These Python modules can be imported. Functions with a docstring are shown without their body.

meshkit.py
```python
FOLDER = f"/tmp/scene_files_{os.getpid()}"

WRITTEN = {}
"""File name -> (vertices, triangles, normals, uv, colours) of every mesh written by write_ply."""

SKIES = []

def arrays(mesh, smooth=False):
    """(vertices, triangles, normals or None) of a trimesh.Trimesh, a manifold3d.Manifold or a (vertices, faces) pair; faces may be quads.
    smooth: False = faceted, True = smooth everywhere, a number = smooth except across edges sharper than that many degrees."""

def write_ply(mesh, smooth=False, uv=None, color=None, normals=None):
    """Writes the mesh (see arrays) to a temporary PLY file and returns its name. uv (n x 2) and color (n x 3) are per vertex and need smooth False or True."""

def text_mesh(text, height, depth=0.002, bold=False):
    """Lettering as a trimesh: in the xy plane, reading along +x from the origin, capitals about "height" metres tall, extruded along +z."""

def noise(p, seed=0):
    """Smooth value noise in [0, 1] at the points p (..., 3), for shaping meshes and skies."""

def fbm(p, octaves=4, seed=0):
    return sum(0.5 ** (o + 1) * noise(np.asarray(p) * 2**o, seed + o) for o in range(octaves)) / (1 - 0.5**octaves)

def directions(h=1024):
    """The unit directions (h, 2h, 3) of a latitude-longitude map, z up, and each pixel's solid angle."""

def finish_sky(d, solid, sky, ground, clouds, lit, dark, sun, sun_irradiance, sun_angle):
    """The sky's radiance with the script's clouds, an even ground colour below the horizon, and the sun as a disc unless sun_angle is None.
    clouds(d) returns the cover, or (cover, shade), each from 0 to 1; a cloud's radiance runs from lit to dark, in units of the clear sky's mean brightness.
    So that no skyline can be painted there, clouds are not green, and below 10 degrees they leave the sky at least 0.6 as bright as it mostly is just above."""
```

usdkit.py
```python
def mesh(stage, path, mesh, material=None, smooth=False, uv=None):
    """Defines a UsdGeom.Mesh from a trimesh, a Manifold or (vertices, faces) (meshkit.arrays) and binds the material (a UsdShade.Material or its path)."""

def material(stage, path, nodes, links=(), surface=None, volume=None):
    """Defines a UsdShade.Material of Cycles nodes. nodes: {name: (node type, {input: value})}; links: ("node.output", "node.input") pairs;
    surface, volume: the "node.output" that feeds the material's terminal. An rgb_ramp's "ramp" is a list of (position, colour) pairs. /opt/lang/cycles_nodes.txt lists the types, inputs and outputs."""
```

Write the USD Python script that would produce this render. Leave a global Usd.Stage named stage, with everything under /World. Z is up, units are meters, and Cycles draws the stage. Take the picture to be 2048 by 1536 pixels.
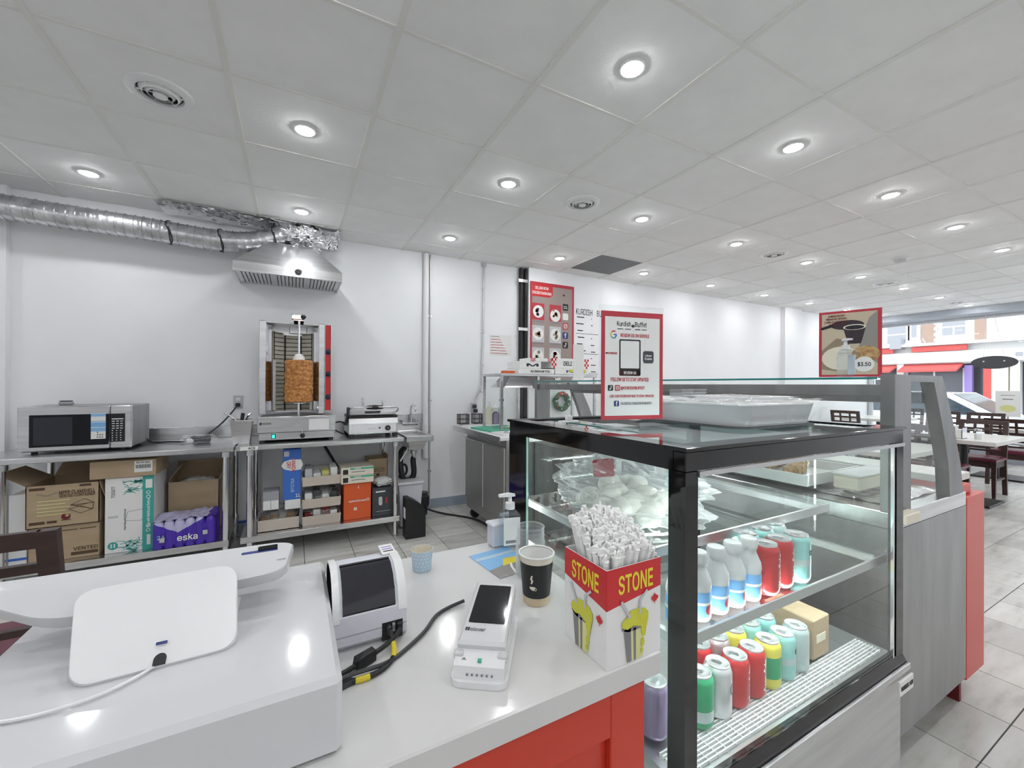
import math, random
import numpy as np, trimesh, shapely.geometry as sg
import usdkit, meshkit
from pxr import Usd, UsdGeom, UsdLux, UsdShade, Gf, Sdf, Vt

stage = Usd.Stage.CreateInMemory()
UsdGeom.SetStageUpAxis(stage, 'Z'); UsdGeom.SetStageMetersPerUnit(stage, 1.0)
UsdGeom.Xform.Define(stage, '/World'); UsdGeom.Scope.Define(stage, '/World/Looks')

# ------------------------------------------------------------------ camera, light, exposure
EXPOSURE = 2.1
LAMP = 36.0            # radiance of the downlight lenses
SKY = 0.21
SUN = 0.12
CEIL = 2.71
yaw, pitch, roll = 0.488037, 0.002305, 0.004837
_f = np.array([math.sin(yaw)*math.cos(pitch), math.cos(yaw)*math.cos(pitch), math.sin(pitch)])
_r = np.array([math.cos(yaw), -math.sin(yaw), 0.0]); _u = np.cross(_r, _f)
_r, _u = _r*math.cos(roll)+_u*math.sin(roll), -_r*math.sin(roll)+_u*math.cos(roll)
cam = UsdGeom.Camera.Define(stage, '/World/Camera')
cam.CreateHorizontalApertureAttr(36.0); cam.CreateVerticalApertureAttr(27.0)
cam.CreateFocalLengthAttr(36.0*820.75/2048); cam.CreateClippingRangeAttr((0.02, 500.0))
cam.CreateExposureAttr(EXPOSURE)
m4 = Gf.Matrix4d(1.0)
m4.SetRow(0, Gf.Vec4d(*_r, 0)); m4.SetRow(1, Gf.Vec4d(*_u, 0)); m4.SetRow(2, Gf.Vec4d(*(-_f), 0)); m4.SetRow(3, Gf.Vec4d(0, 0, 1.32, 1))
cam.AddTransformOp().Set(m4)
dome = UsdLux.DomeLight.Define(stage, '/World/Sky')
dome.CreateIntensityAttr(SKY); dome.CreateColorAttr(Gf.Vec3f(0.90, 0.95, 1.0))

sun = UsdLux.DistantLight.Define(stage, '/World/Sun')       # high behind this building: lights the street and the shopfronts opposite
sun.CreateIntensityAttr(SUN); sun.CreateAngleAttr(0.6); sun.CreateColorAttr(Gf.Vec3f(1.0, .96, .9)); sun.AddRotateXYZOp().Set(Gf.Vec3f(8, -38, 0))

# ------------------------------------------------------------------ materials
MATS = {}
def pm(name, col, rough=0.5, metal=0.0, **kw):
    d = {'base_color': col, 'roughness': rough, 'metallic': metal}; d.update(kw)
    MATS[name] = usdkit.material(stage, f'/World/Looks/{name}', {'p': ('principled_bsdf', d)}, surface='p.BSDF'); return MATS[name]
def noisy(name, c1, c2, scale, rough=0.5, metal=0.0, bump=0.0, bscale=None, stretch=(1,1,1), detail=4, lo=.35, hi=.65, **kw):
    d = {'roughness': rough, 'metallic': metal}; d.update(kw)
    nodes = {'c': ('texture_coordinate', {}), 'm': ('mapping', {'scale': stretch}), 'n': ('noise_texture', {'scale': scale, 'detail': detail}),
             'r': ('rgb_ramp', {'ramp': [(0, c1), (lo, c1), (hi, c2), (1, c2)]}), 'p': ('principled_bsdf', d)}
    links = [('c.object', 'm.vector'), ('m.vector', 'n.vector'), ('n.fac', 'r.fac'), ('r.color', 'p.base_color')]
    if bump:
        nodes['n2'] = ('noise_texture', {'scale': bscale or scale, 'detail': 3}); nodes['b'] = ('bump', {'strength': bump, 'distance': 0.005})
        links += [('m.vector', 'n2.vector'), ('n2.fac', 'b.height'), ('b.normal', 'p.normal')]
    MATS[name] = usdkit.material(stage, f'/World/Looks/{name}', nodes, links, surface='p.BSDF'); return MATS[name]
def pane(name, tint=(0.95, 0.985, 0.97), ior=1.45, gcol=(1, 1, 1), rough=0.0, extra=0.0):
    r0 = ((ior-1)/(ior+1))**2       # reflectance by the facing angle, the same from both sides of a thin sheet
    nodes = {'t': ('transparent_bsdf', {'color': tint}), 'g': ('glossy_bsdf', {'color': gcol, 'roughness': rough}), 'f': ('layer_weight', {'blend': .5}), 'w': ('math', {'math_type': 'power', 'value2': 5.0}),
             'k': ('math', {'math_type': 'multiply', 'value2': 1-r0}), 'a': ('math', {'math_type': 'add', 'value2': r0+extra, 'use_clamp': True}), 'x': ('mix_closure', {})}
    MATS[name] = usdkit.material(stage, f'/World/Looks/{name}', nodes, [('f.facing', 'w.value1'), ('w.value', 'k.value1'), ('k.value', 'a.value1'), ('a.value', 'x.fac'), ('t.BSDF', 'x.closure1'), ('g.BSDF', 'x.closure2')], surface='x.closure')
def film(name, tint, base, k):
    nodes = {'t': ('transparent_bsdf', {'color': tint}), 'g': ('principled_bsdf', {'base_color': (.86, .87, .88), 'roughness': .14, 'specular_ior_level': .8}), 'f': ('layer_weight', {'blend': .5}), 'w': ('math', {'math_type': 'power', 'value2': 3.0}),
             'k': ('math', {'math_type': 'multiply', 'value2': k}), 'a': ('math', {'math_type': 'add', 'value2': base, 'use_clamp': True}), 'x': ('mix_closure', {})}
    MATS[name] = usdkit.material(stage, f'/World/Looks/{name}', nodes, [('f.facing', 'w.value1'), ('w.value', 'k.value1'), ('k.value', 'a.value1'), ('a.value', 'x.fac'), ('t.BSDF', 'x.closure1'), ('g.BSDF', 'x.closure2')], surface='x.closure')
def glow(name, col, s):
    MATS[name] = usdkit.material(stage, f'/World/Looks/{name}', {'e': ('emission', {'color': col, 'strength': s})}, surface='e.emission')

noisy('wall_paint', (.86, .87, .89), (.90, .91, .925), 1.5, .55, bump=.05, bscale=60)
noisy('tile_ceiling', (.85, .855, .85), (.88, .885, .88), 6, .8, bump=.15, bscale=180)
pm('grid_cream', (.80, .795, .765), .45); pm('panel_grey', (.17, .175, .185), .6)
pm('grout', (.10, .10, .095), .9); pm('base_blue', (.36, .41, .48), .45)
def floor_mat():
    nodes = {'c': ('texture_coordinate', {}), 'g': ('geometry', {}), 'm': ('mapping', {'scale': (1.2, 5.0, 1)}), 'n': ('noise_texture', {'scale': 2.6, 'detail': 6, 'roughness': .6}),
             'n3': ('noise_texture', {'scale': 1.3, 'detail': 2}), 'o': ('object_info', {}), 'r': ('rgb_ramp', {'ramp': [(.28, (.44, .425, .385)), (.48, (.60, .59, .555)), (.7, (.68, .675, .65))]}),
             'rr': ('map_range', {'from_min': 0, 'from_max': 1, 'to_min': .86, 'to_max': 1.08}), 'mx': ('mix', {'mix_type': 'multiply', 'fac': 1.0}),
             'cc': ('combine_color', {}), 'p': ('principled_bsdf', {'roughness': .24, 'specular_ior_level': .5})}
    links = [('g.position', 'm.vector'), ('m.vector', 'n.vector'), ('n.fac', 'r.fac'), ('o.random', 'rr.value'), ('rr.result', 'cc.r'), ('rr.result', 'cc.g'), ('rr.result', 'cc.b'),
             ('r.color', 'mx.color1'), ('cc.color', 'mx.color2'), ('mx.color', 'p.base_color')]
    MATS['tile_floor'] = usdkit.material(stage, '/World/Looks/tile_floor', nodes, links, surface='p.BSDF')
floor_mat()
noisy('steel', (.60, .60, .61), (.70, .70, .71), 3, .27, 1.0, stretch=(1, 1, 14))
noisy('steel_x', (.58, .58, .59), (.70, .70, .71), 3, .25, 1.0, stretch=(1, 12, 12))
noisy('steel_dull', (.36, .365, .37), (.44, .445, .45), 2, .42, 1.0, stretch=(6, 6, 1))
noisy('galv', (.50, .51, .53), (.74, .75, .77), 14, .28, 1.0)
noisy('foil', (.72, .72, .74), (.88, .88, .9), 9, .16, 1.0, bump=.5, bscale=50)
noisy('steel_frame', (.27, .27, .27), (.33, .33, .33), 2, .40, 1.0, stretch=(6, 6, 1)); noisy('steel_door', (.44, .435, .425), (.48, .475, .465), 2, .5, 1.0, stretch=(3, 3, 1)); pm('mesh_dark', (.018, .02, .03), .3); pm('poster_mauve', (.34, .27, .25), .6); film('jar_clear', (.96, .97, .975), .10, .75)
pm('chrome', (.80, .80, .82), .12, 1.0); pm('alu', (.62, .63, .64), .35, 1.0)
pm('black_gloss', (.006, .006, .007), .06, specular_ior_level=.6); pm('black', (.012, .012, .013), .45); pm('black_rubber', (.02, .02, .021), .65)
pm('dark_plastic', (.045, .045, .05), .35); pm('white_gloss', (.66, .665, .68), .09); pm('white_plastic', (.80, .80, .81), .3); pm('white_matte', (.82, .82, .81), .7)
noisy('quartz', (.64, .635, .63), (.70, .695, .69), 1.6, .12, detail=6)
pm('lilac_plastic', (.68, .69, .75), .35); pm('grey_plastic', (.36, .37, .40), .5); pm('light_grey', (.56, .57, .59), .5)
pm('tray_pale', (.60, .53, .46), .8); pm('red_laminate', (.62, .045, .022), .30); pm('red', (.60, .025, .03), .4); pm('sign_red', (.50, .035, .055), .4); pm('dark_red', (.16, .01, .015), .5)
noisy('cardboard', (.42, .315, .20), (.47, .36, .24), 5, .85, stretch=(1, 1, 3)); pm('cardboard_dark', (.22, .15, .085), .9); pm('print_brown', (.10, .06, .035), .8)
pm('paper', (.82, .82, .80), .8); pm('straw_paper', (.93, .93, .92), .8); pm('cream', (.78, .72, .60), .6); pm('teal', (.05, .38, .34), .6); pm('teal_ink', (.08, .40, .36), .7)
pm('purple', (.075, .03, .42), .25); pm('lilac', (.55, .52, .75), .25); pm('blue', (.045, .16, .58), .5); pm('navy', (.03, .05, .20), .5); pm('orange', (.72, .11, .025), .5)
pm('charcoal', (.05, .055, .062), .5); pm('ink', (.02, .02, .022), .6); pm('green_board', (.06, .42, .27), .5); pm('yellow', (.72, .58, .03), .5); pm('lime', (.62, .62, .05), .5)
pm('gold', (.85, .68, .05), .5); pm('pale_yellow', (.72, .72, .32), .6); pm('grey_ink', (.23, .22, .24), .6); pm('sky_blue', (.25, .50, .80), .5); pm('baby_blue', (.48, .62, .74), .6)
noisy('wood_dark', (.030, .014, .012), (.055, .026, .022), 3, .35, stretch=(1, 1, 8)); pm('burgundy', (.13, .012, .035), .3); noisy('wood_pale', (.62, .50, .33), (.7, .58, .4), 6, .6, stretch=(1, 8, 1))
pm('table_white', (.72, .71, .68), .3); noisy('meat', (.36, .115, .022), (.62, .30, .085), 46, .45, bump=.8, bscale=60, detail=6)
noisy('bread', (.34, .17, .06), (.62, .42, .20), 60, .7, bump=.4, bscale=160); pm('brick_fire', (.80, .77, .66), .9); pm('wire_black', (.035, .03, .028), .5)
pane('glass'); pane('glass_case', (.93, .975, .96), 1.5); pane('acrylic', (.96, .97, .97), 1.4); film('plastic_bag', (.97, .98, .98), .20, .45); film('film', (.98, .985, .985), .09, .4)
pane('glass_top', (.55, .66, .66), 1.6, extra=.08); pane('window_glass', (.97, .985, .99), 1.35)
pm('glass_edge', (.02, .23, .22), .1); pm('glass_edge_pale', (.45, .72, .64), .1); pm('jar_plastic', (.95, .96, .97), .05, transmission_weight=1.0, ior=1.12); pane('gel', (.90, .94, .97), 1.5, extra=.03)
pm('smoke_window', (.018, .018, .026), .06, specular_ior_level=.7); pm('screen', (.008, .008, .010), .05); pm('oven_glass', (.006, .007, .012), .1, specular_ior_level=.3); pm('label_blue', (.20, .45, .78), .5)
pm('can_silver', (.74, .74, .76), .34, .7); pm('can_red', (.50, .03, .035), .3, .1); pm('can_green', (.04, .36, .17), .3, .1); pm('can_teal', (.30, .60, .58), .3, .1); pm('can_yellow', (.68, .64, .10), .3, .1); pm('can_grey', (.50, .60, .60), .3, .2); pm('can_lilac', (.34, .26, .42), .25, .35)
pm('brick_street', (.42, .30, .24), .9); pm('stone_white', (.74, .74, .73), .8); pm('street_dark', (.10, .11, .13), .2); pm('curtain', (.62, .66, .63), .9); pm('asphalt', (.30, .30, .31), .9); pm('concrete', (.55, .54, .52), .9)
pm('awning_red', (.62, .10, .09), .7); pm('violet', (.30, .22, .55), .6); pm('car_white', (.78, .80, .83), .12); pm('car_glass', (.05, .07, .09), .05); pm('soffit', (.40, .43, .48), .5); pm('oval_grey', (.06, .06, .07), .4)
pm('skin_tan', (.40, .23, .14), .7); pm('photo_tan', (.58, .49, .36), .6); pm('photo_grey', (.30, .28, .26), .6); pm('photo_dark', (.03, .02, .03), .5); pm('photo_coffee', (.012, .01, .02), .3); pm('wreath_green', (.05, .14, .07), .8); pm('mushroom', (.72, .70, .64), .6); pm('gum', (.30, .24, .17), .7)
glow('lamp', (.975, .985, 1.0), LAMP); glow('led', (.93, 1.0, .98), 13.0); glow('pilot_green', (.05, .9, .5), .5)

# ------------------------------------------------------------------ mesh helpers
def cat(ms): return trimesh.util.concatenate([m for m in ms if m is not None])
def box(x0, x1, y0, y1, z0, z1, b=0.0):
    if not b:
        m = trimesh.creation.box([x1-x0, y1-y0, z1-z0]); m.apply_translation([(x0+x1)/2, (y0+y1)/2, (z0+z1)/2]); return m
    b = min(b, .45*min(x1-x0, y1-y0, z1-z0)); P = []
    for sx in (0, 1):
        for sy in (0, 1):
            for sz in (0, 1):
                X, Y, Z = (x0, x1)[sx], (y0, y1)[sy], (z0, z1)[sz]; ix, iy, iz = X+(b, -b)[sx], Y+(b, -b)[sy], Z+(b, -b)[sz]
                P += [(X, iy, iz), (ix, Y, iz), (ix, iy, Z)]
    return trimesh.convex.convex_hull(np.array(P))
def sheet(x0, x1, y0, y1, z0, z1):
    """A clear pane as one sheet in the middle of its thickness, so that rays cross it once; visible rims are strips of their own."""
    if min(x1-x0, y1-y0, z1-z0) == x1-x0: x = (x0+x1)/2; V = [(x, y0, z0), (x, y1, z0), (x, y1, z1), (x, y0, z1)]
    elif min(y1-y0, z1-z0) == y1-y0: y = (y0+y1)/2; V = [(x0, y, z0), (x1, y, z0), (x1, y, z1), (x0, y, z1)]
    else: z = (z0+z1)/2; V = [(x0, y0, z), (x1, y0, z), (x1, y1, z), (x0, y1, z)]
    return trimesh.Trimesh(V, [[0, 1, 2], [0, 2, 3]], process=False)
def hull(P): return trimesh.convex.convex_hull(np.array(P, float))
def frames(P):
    P = np.asarray(P, float); T = np.gradient(P, axis=0); T /= np.linalg.norm(T, axis=1)[:, None]
    a = np.array([0, 0, 1.0]) if abs(T[0][2]) < .9 else np.array([1.0, 0, 0]); n = a-T[0]*(a@T[0]); n /= np.linalg.norm(n); N = [n]
    for t in T[1:]:
        n = N[-1]-t*(N[-1]@t); n /= max(np.linalg.norm(n), 1e-9); N.append(n)
    N = np.array(N); return P, T, N, np.cross(T, N)
def tube(P, r, n=10, cap=True):
    P, T, N, B = frames(P); r = np.broadcast_to(np.asarray(r, float), (len(P),)); a = np.linspace(0, 2*np.pi, n, endpoint=False)
    V = (P[:, None]+r[:, None, None]*(np.cos(a)[None, :, None]*N[:, None]+np.sin(a)[None, :, None]*B[:, None])).reshape(-1, 3); F = []
    for i in range(len(P)-1):
        for k in range(n):
            A, Bq = i*n+k, i*n+(k+1) % n; F += [[A, Bq, Bq+n], [A, Bq+n, A+n]]
    if cap:
        c0, c1 = len(V), len(V)+1; V = np.vstack([V, P[0], P[-1]]); e = (len(P)-1)*n
        for k in range(n): F += [[c0, (k+1) % n, k], [c1, e+k, e+(k+1) % n]]
    return trimesh.Trimesh(V, F, process=False)
def cyl(p, q, r, n=16, r2=None): return tube([p, q], [r, r if r2 is None else r2], n)
def smooth_path(P, n=12):
    from scipy.interpolate import CubicSpline
    P = np.asarray(P, float); t = np.r_[0, np.cumsum(np.linalg.norm(np.diff(P, axis=0), axis=1))]; return CubicSpline(t, P)(np.linspace(0, t[-1], n*(len(P)-1)+1))
def lathe(prof, n=28, c=(0, 0, 0)):
    prof = np.asarray(prof, float); a = np.linspace(0, 2*np.pi, n, endpoint=False)
    V = np.stack([prof[:, 0][:, None]*np.cos(a), prof[:, 0][:, None]*np.sin(a), np.repeat(prof[:, 1][:, None], n, 1)], -1).reshape(-1, 3)+np.asarray(c); F = []
    for i in range(len(prof)-1):
        for k in range(n):
            A, B = i*n+k, i*n+(k+1) % n; F += [[A, B, B+n], [A, B+n, A+n]]
    m = trimesh.Trimesh(V, F, process=False); m.update_faces(m.nondegenerate_faces(height=1e-9)); return m
def rrect(w, h, r, seg=6): return sg.box(-w/2+r, -h/2+r, w/2-r, h/2-r).buffer(r, seg)
def extrude(poly, t): return trimesh.creation.extrude_polygon(poly, t, engine='earcut')
def place(m, o, ux, uy):
    """Put a mesh made in the xy plane (thickness along +z) on the plane with origin o, right ux and up uy."""
    ux = np.asarray(ux, float); ux /= np.linalg.norm(ux); uy = np.asarray(uy, float); uy -= ux*(uy@ux); uy /= np.linalg.norm(uy)
    T = np.eye(4); T[:3, 0], T[:3, 1], T[:3, 2], T[:3, 3] = ux, uy, np.cross(ux, uy), o
    m = m.copy(); m.apply_transform(T); return m
def xf(m, loc=(0, 0, 0), rz=0.0, rx=0.0, ry=0.0, s=1.0):
    m = m.copy(); T = trimesh.transformations.euler_matrix(rx, ry, rz); T[:3, :3] *= s; T[:3, 3] = loc; m.apply_transform(T); return m
def text(s, h=None, w=None, bold=True, depth=.0006, center=True):
    m = meshkit.text_mesh(s, 1.0, 1.0, bold); b = m.bounds; m.apply_translation([-b[0][0], 0, 0]); W = b[1][0]-b[0][0]
    if h is None: h = w/W
    sx = h if w is None else w/W; m.apply_scale([sx, h, depth])
    if center: m.apply_translation([-W*sx/2, -h/2, 0])
    return m
def ring_poly(r1, r0, n=24): return sg.Point(0, 0).buffer(r1, n//4).difference(sg.Point(0, 0).buffer(r0, n//4))
def blob(c, r, seed=0, amp=.25, freq=3.0, sub=3):
    m = trimesh.creation.icosphere(sub, 1.0); v = m.vertices; d = 1+amp*(meshkit.fbm(v*freq+seed*7.3+20, 3, seed)-.5)*2
    m.vertices = v*d[:, None]*np.asarray(r)+np.asarray(c); return m
def wavy(x0, x1, y0, y1, z, amp, freq, seed=0, n=26, m=16, ridged=True):
    X, Y = np.meshgrid(np.linspace(x0, x1, n), np.linspace(y0, y1, m), indexing='ij'); P = np.stack([X, Y, np.zeros_like(X)], -1)
    q = meshkit.fbm(P*freq+seed*3.1+50, 4, seed); q = np.abs(q-.5)*2 if ridged else q-.5; V = np.stack([X, Y, z+amp*q], -1).reshape(-1, 3); F = []
    for i in range(n-1):
        for j in range(m-1):
            a = i*m+j; F += [[a, a+m, a+m+1], [a, a+m+1, a+1]]
    return trimesh.Trimesh(V, F, process=False)

# ------------------------------------------------------------------ scene helpers
USED = {}
def numbered(parent, name):
    k = (parent, name); n = USED.get(k, 0); USED[k] = n+1; return name if n == 0 else f'{name}_{n:03d}'
def tag(p, label=None, cat_=None, group=None, kind=None):
    for k, v in (('label', label), ('category', cat_), ('group', group), ('kind', kind)):
        if v: p.SetCustomDataByKey(k, v)
    return p
def obj(name, mesh, mat, parent=None, label=None, smooth=35, kind=None):
    base = str(parent.GetPath()) if parent else '/World'; path = f'{base}/{numbered(base, name)}'
    p = usdkit.mesh(stage, path, mesh, MATS[mat], smooth).GetPrim(); tag(p, label, kind=kind); return p
def thing(name, label, cat_, loc=(0, 0, 0), rz=0.0, group=None):
    x = UsdGeom.Xform.Define(stage, '/World/'+numbered('/World', name)); x.AddTranslateOp().Set(Gf.Vec3d(*map(float, loc))); x.AddRotateZOp().Set(math.degrees(rz))
    return tag(x.GetPrim(), label, cat_, group)
def single(name, mesh, mat, label, cat_, group=None, kind=None, smooth=35):
    return tag(obj(name, mesh, mat, None, smooth=smooth), label, cat_, group, kind)
def dup(root, label, loc, rz=0.0, group=None):
    was = root.GetCustomData(); base = root.GetName().rstrip('0123456789').rstrip('_')
    r = thing(base, label, was['category'], loc, rz, group or was.get('group'))
    r.GetReferences().AddInternalReference(root.GetPath()); r.SetInstanceable(True); return r
def move(root, loc, rz=0.0):
    x = UsdGeom.Xformable(root); ops = x.GetOrderedXformOps(); ops[0].Set(Gf.Vec3d(*map(float, loc))); ops[1].Set(math.degrees(rz))
def struct(name, mesh, mat, parent=None): return obj(name, mesh, mat, parent, kind=None if parent else 'structure', smooth=False)
ORD = ['first', 'second', 'third', 'fourth', 'fifth', 'sixth', 'seventh', 'eighth', 'ninth', 'tenth']
rng = random.Random(7); nrng = np.random.default_rng(7)

# ------------------------------------------------------------------ the room
X0, XW, YB, YR = -3.4, 10.9, 4.28, -2.6
struct('wall_back', box(-1.80, 2.45, YB, YB+.2, 0, 2.9), 'wall_paint'); struct('wall_back', box(X0, -1.80, YB-.05, YB+.2, 0, 2.9), 'wall_paint')
wb = struct('wall_back', box(2.45, XW+.2, 4.20, 4.48, 0, 2.9), 'wall_paint')
struct('pilaster', box(7.62, 8.15, 4.12, 4.20, 0, 2.72), 'wall_paint', wb)
struct('wall_left', box(X0-.2, X0, YR, YB+.2, 0, 2.9), 'wall_paint')
struct('wall_rear', box(X0-.2, XW+.2, YR-.2, YR, 0, 2.9), 'wall_paint')
wf = struct('wall_front', cat([box(XW-.05, XW+.15, YR, 4.2, 0, .30), box(10.40, 10.55, YR, 4.2, 2.60, 2.9), box(10.55, XW+.15, YR, 4.2, 2.60, 2.72)]), 'soffit')
w1 = struct('window_1', cat([box(XW-.03, XW+.05, YR, 4.2, .30, .36), box(XW-.03, XW+.05, YR, 4.2, 2.55, 2.60)]), 'alu')
for y in (4.16, 1.35, -1.4): obj('mullion', box(XW-.03, XW+.05, y-.03, y+.03, .36, 2.55), 'alu', w1)
for a, b in ((1.38, 4.13), (-1.37, 1.32), (-2.6, -1.43)): obj('pane', sheet(XW, XW+.008, a, b, .36, 2.55), 'window_glass', w1)
struct('baseboard_back', cat([box(-1.80, 2.45, YB-.012, YB, .0, .10), box(2.45, 3.2, 4.188, 4.20, .0, .10)]), 'base_blue')
tag(obj('tape', box(-.52, -.34, YB-.016, YB-.012, .105, .125), 'blue'), 'strip of blue tape on the wall low between the two steel tables', 'tape')
# floor: tiles .344 x .3238, 4 mm joints; the 300 that show largest are parts, the others one part
fl = struct('floor', box(X0, XW, YR, YB, -.1, -.004), 'grout')
DX, DY = .344, .3238
def shows(x, y):
    d = np.array([x, y, -1.32]); w = d@_f
    if w < .4: return 0
    u, v = 1024+820.75*(d@_r)/w, 768-820.75*(d@_u)/w
    return 1/w**3 if -60 < u < 2110 and v < 1600 else 0
tiles = [((2.485+i*DX), (.503+k*DY)) for i in range(-17, 25) for k in range(-10, 12)]
tiles = [t for t in tiles if t[0] > X0-.01 and t[0]+DX < XW+.3 and t[1]+DY < YB+.2]
vis = lambda t: (t[0]+DX > 2.2 and t[1] < 3.2) or (-1.3 < t[0] < 1.6 and t[1] > 1.9) or (t[0] < -.4 and t[1] > .3)
score = {t: shows(t[0]+DX/2, t[1]+DY/2)*(1 if vis(t) else .02) for t in tiles}
tiles.sort(key=lambda t: -score[t])
def ftile(t): return box(t[0]+.002, min(t[0]+DX-.002, XW), t[1]+.002, min(t[1]+DY-.002, YB), -.012, 0, .0012)
for t in tiles[:300]: obj('floor_tile', ftile(t), 'tile_floor', fl, smooth=False)
obj('floor_tiling', cat([ftile(t) for t in tiles[300:]]), 'tile_floor', fl, smooth=False, kind='stuff')
# ceiling: grid .6278 x .5910
ce = struct('ceiling', box(X0, XW, YR, YB+.1, 2.74, 2.86), 'panel_grey')
CX, CY, TX, TY = .3563, 1.6258, .6278, .5910
rest = []
for i in range(-6, 16):
    for j in range(-8, 5):
        a, b = CX+i*TX, CY+j*TY
        bx = box(max(a, X0)+.004, min(a+TX, 10.40)-.004, max(b, YR)+.004, min(b+TY, YB)-.003, CEIL+.003, CEIL+.016, .002) if a+TX > X0+.05 and b+TY > YR+.05 and a < 10.35 and b < YB-.05 else None
        if bx is None: continue
        if (i, j) == (4, 3): obj('ceiling_tile', bx, 'panel_grey', ce, label='plain dark grey panel', smooth=False)
        elif b > -.4: obj('ceiling_tile', bx, 'tile_ceiling', ce, smooth=False)
        else: rest.append(bx)
obj('ceiling_tiling', cat(rest), 'tile_ceiling', ce, smooth=False, kind='stuff')
for i in range(-5, 17):
    a = CX+i*TX
    if X0 < a < 10.4: obj('grid_bar', box(a-.013, a+.013, YR, YB, CEIL-.002, CEIL+.006), 'grid_cream', ce)
for j in range(-7, 5):
    b = CY+j*TY
    if YR < b < YB: obj('grid_bar', box(X0, 10.4, b-.009, b+.009, CEIL-.001, CEIL+.006), 'grid_cream', ce)
# downlights
cap = lathe([(.048, 0), (.046, -.006), (.034, -.012), (.018, -.0145), (.0005, -.015)], 24)
lt = thing('downlight', 'tmp', 'downlight', group='ceiling downlights')
obj('trim', lathe([(.056, .004), (.056, -.004), (.049, -.006), (.047, .0), (.047, .004)], 28), 'white_plastic', lt); obj('lens', cap, 'lamp', lt)
LX = [.045+1.2545*k for k in range(-2, 9)]; first = True
seen = {1.34: [k for k in range(3, 8)], 2.515: [k for k in range(2, 11)], 3.715: list(range(1, 11))}
rown = {1.34: 'row nearest the camera', 2.515: 'middle row', 3.715: 'far row along the back wall'}
for y in (1.34, 2.515, 3.715, .15, -1.0, -2.1):
    for k, x in enumerate(LX):
        if y == 2.515 and k == 1: continue
        if y in seen and k in seen[y]:
            n = seen[y].index(k); lab = f'round ceiling downlight, {ORD[n]} from the left in the {rown[y]}'; g = 'ceiling downlights'
        else: lab, g = 'round ceiling downlight overhead, outside the picture', 'downlights outside the picture'
        if first: move(lt, (x, y, CEIL-.001)); lt.SetCustomDataByKey('label', lab); lt.SetCustomDataByKey('group', g); first = False
        else: dup(lt, lab, (x, y, CEIL-.001), group=g)
# vents
vt = thing('ceiling_vent', 'round white ceiling air vent at the upper left, largest of the vents', 'vent', (-.573, 2.525, CEIL-.001), group='round ceiling vents')
obj('flange', lathe([(.132, .004), (.130, -.005), (.112, -.012), (.092, -.010), (.088, .004)], 36), 'white_plastic', vt)
obj('throat', lathe([(.090, .003), (.0005, .003)], 30), 'black', vt)
for r_ in (.070, .050): obj('vane', lathe([(r_+.012, .002), (r_+.002, -.012), (r_-.004, -.016), (r_-.002, -.010), (r_+.006, .002)], 30), 'white_plastic', vt)
obj('hub', lathe([(.030, .0), (.028, -.018), (.018, -.022), (.0005, -.023)], 26), 'white_plastic', vt)
for a in range(3): obj('spoke', xf(box(-.088, .088, -.004, .004, -.006, -.001), rz=a*math.pi/3), 'white_plastic', vt)
for x, l in ((1.935, 'round white ceiling air vent between the downlights above the back counter'), (4.445, 'round white ceiling air vent right of the dark grey ceiling panel'),
             (6.985, 'round white ceiling air vent over the right dining area, second farthest'), (9.53, 'round white ceiling air vent nearest the shop window, farthest of the vents')): dup(vt, l, (x, 2.515, CEIL-.001))
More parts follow.
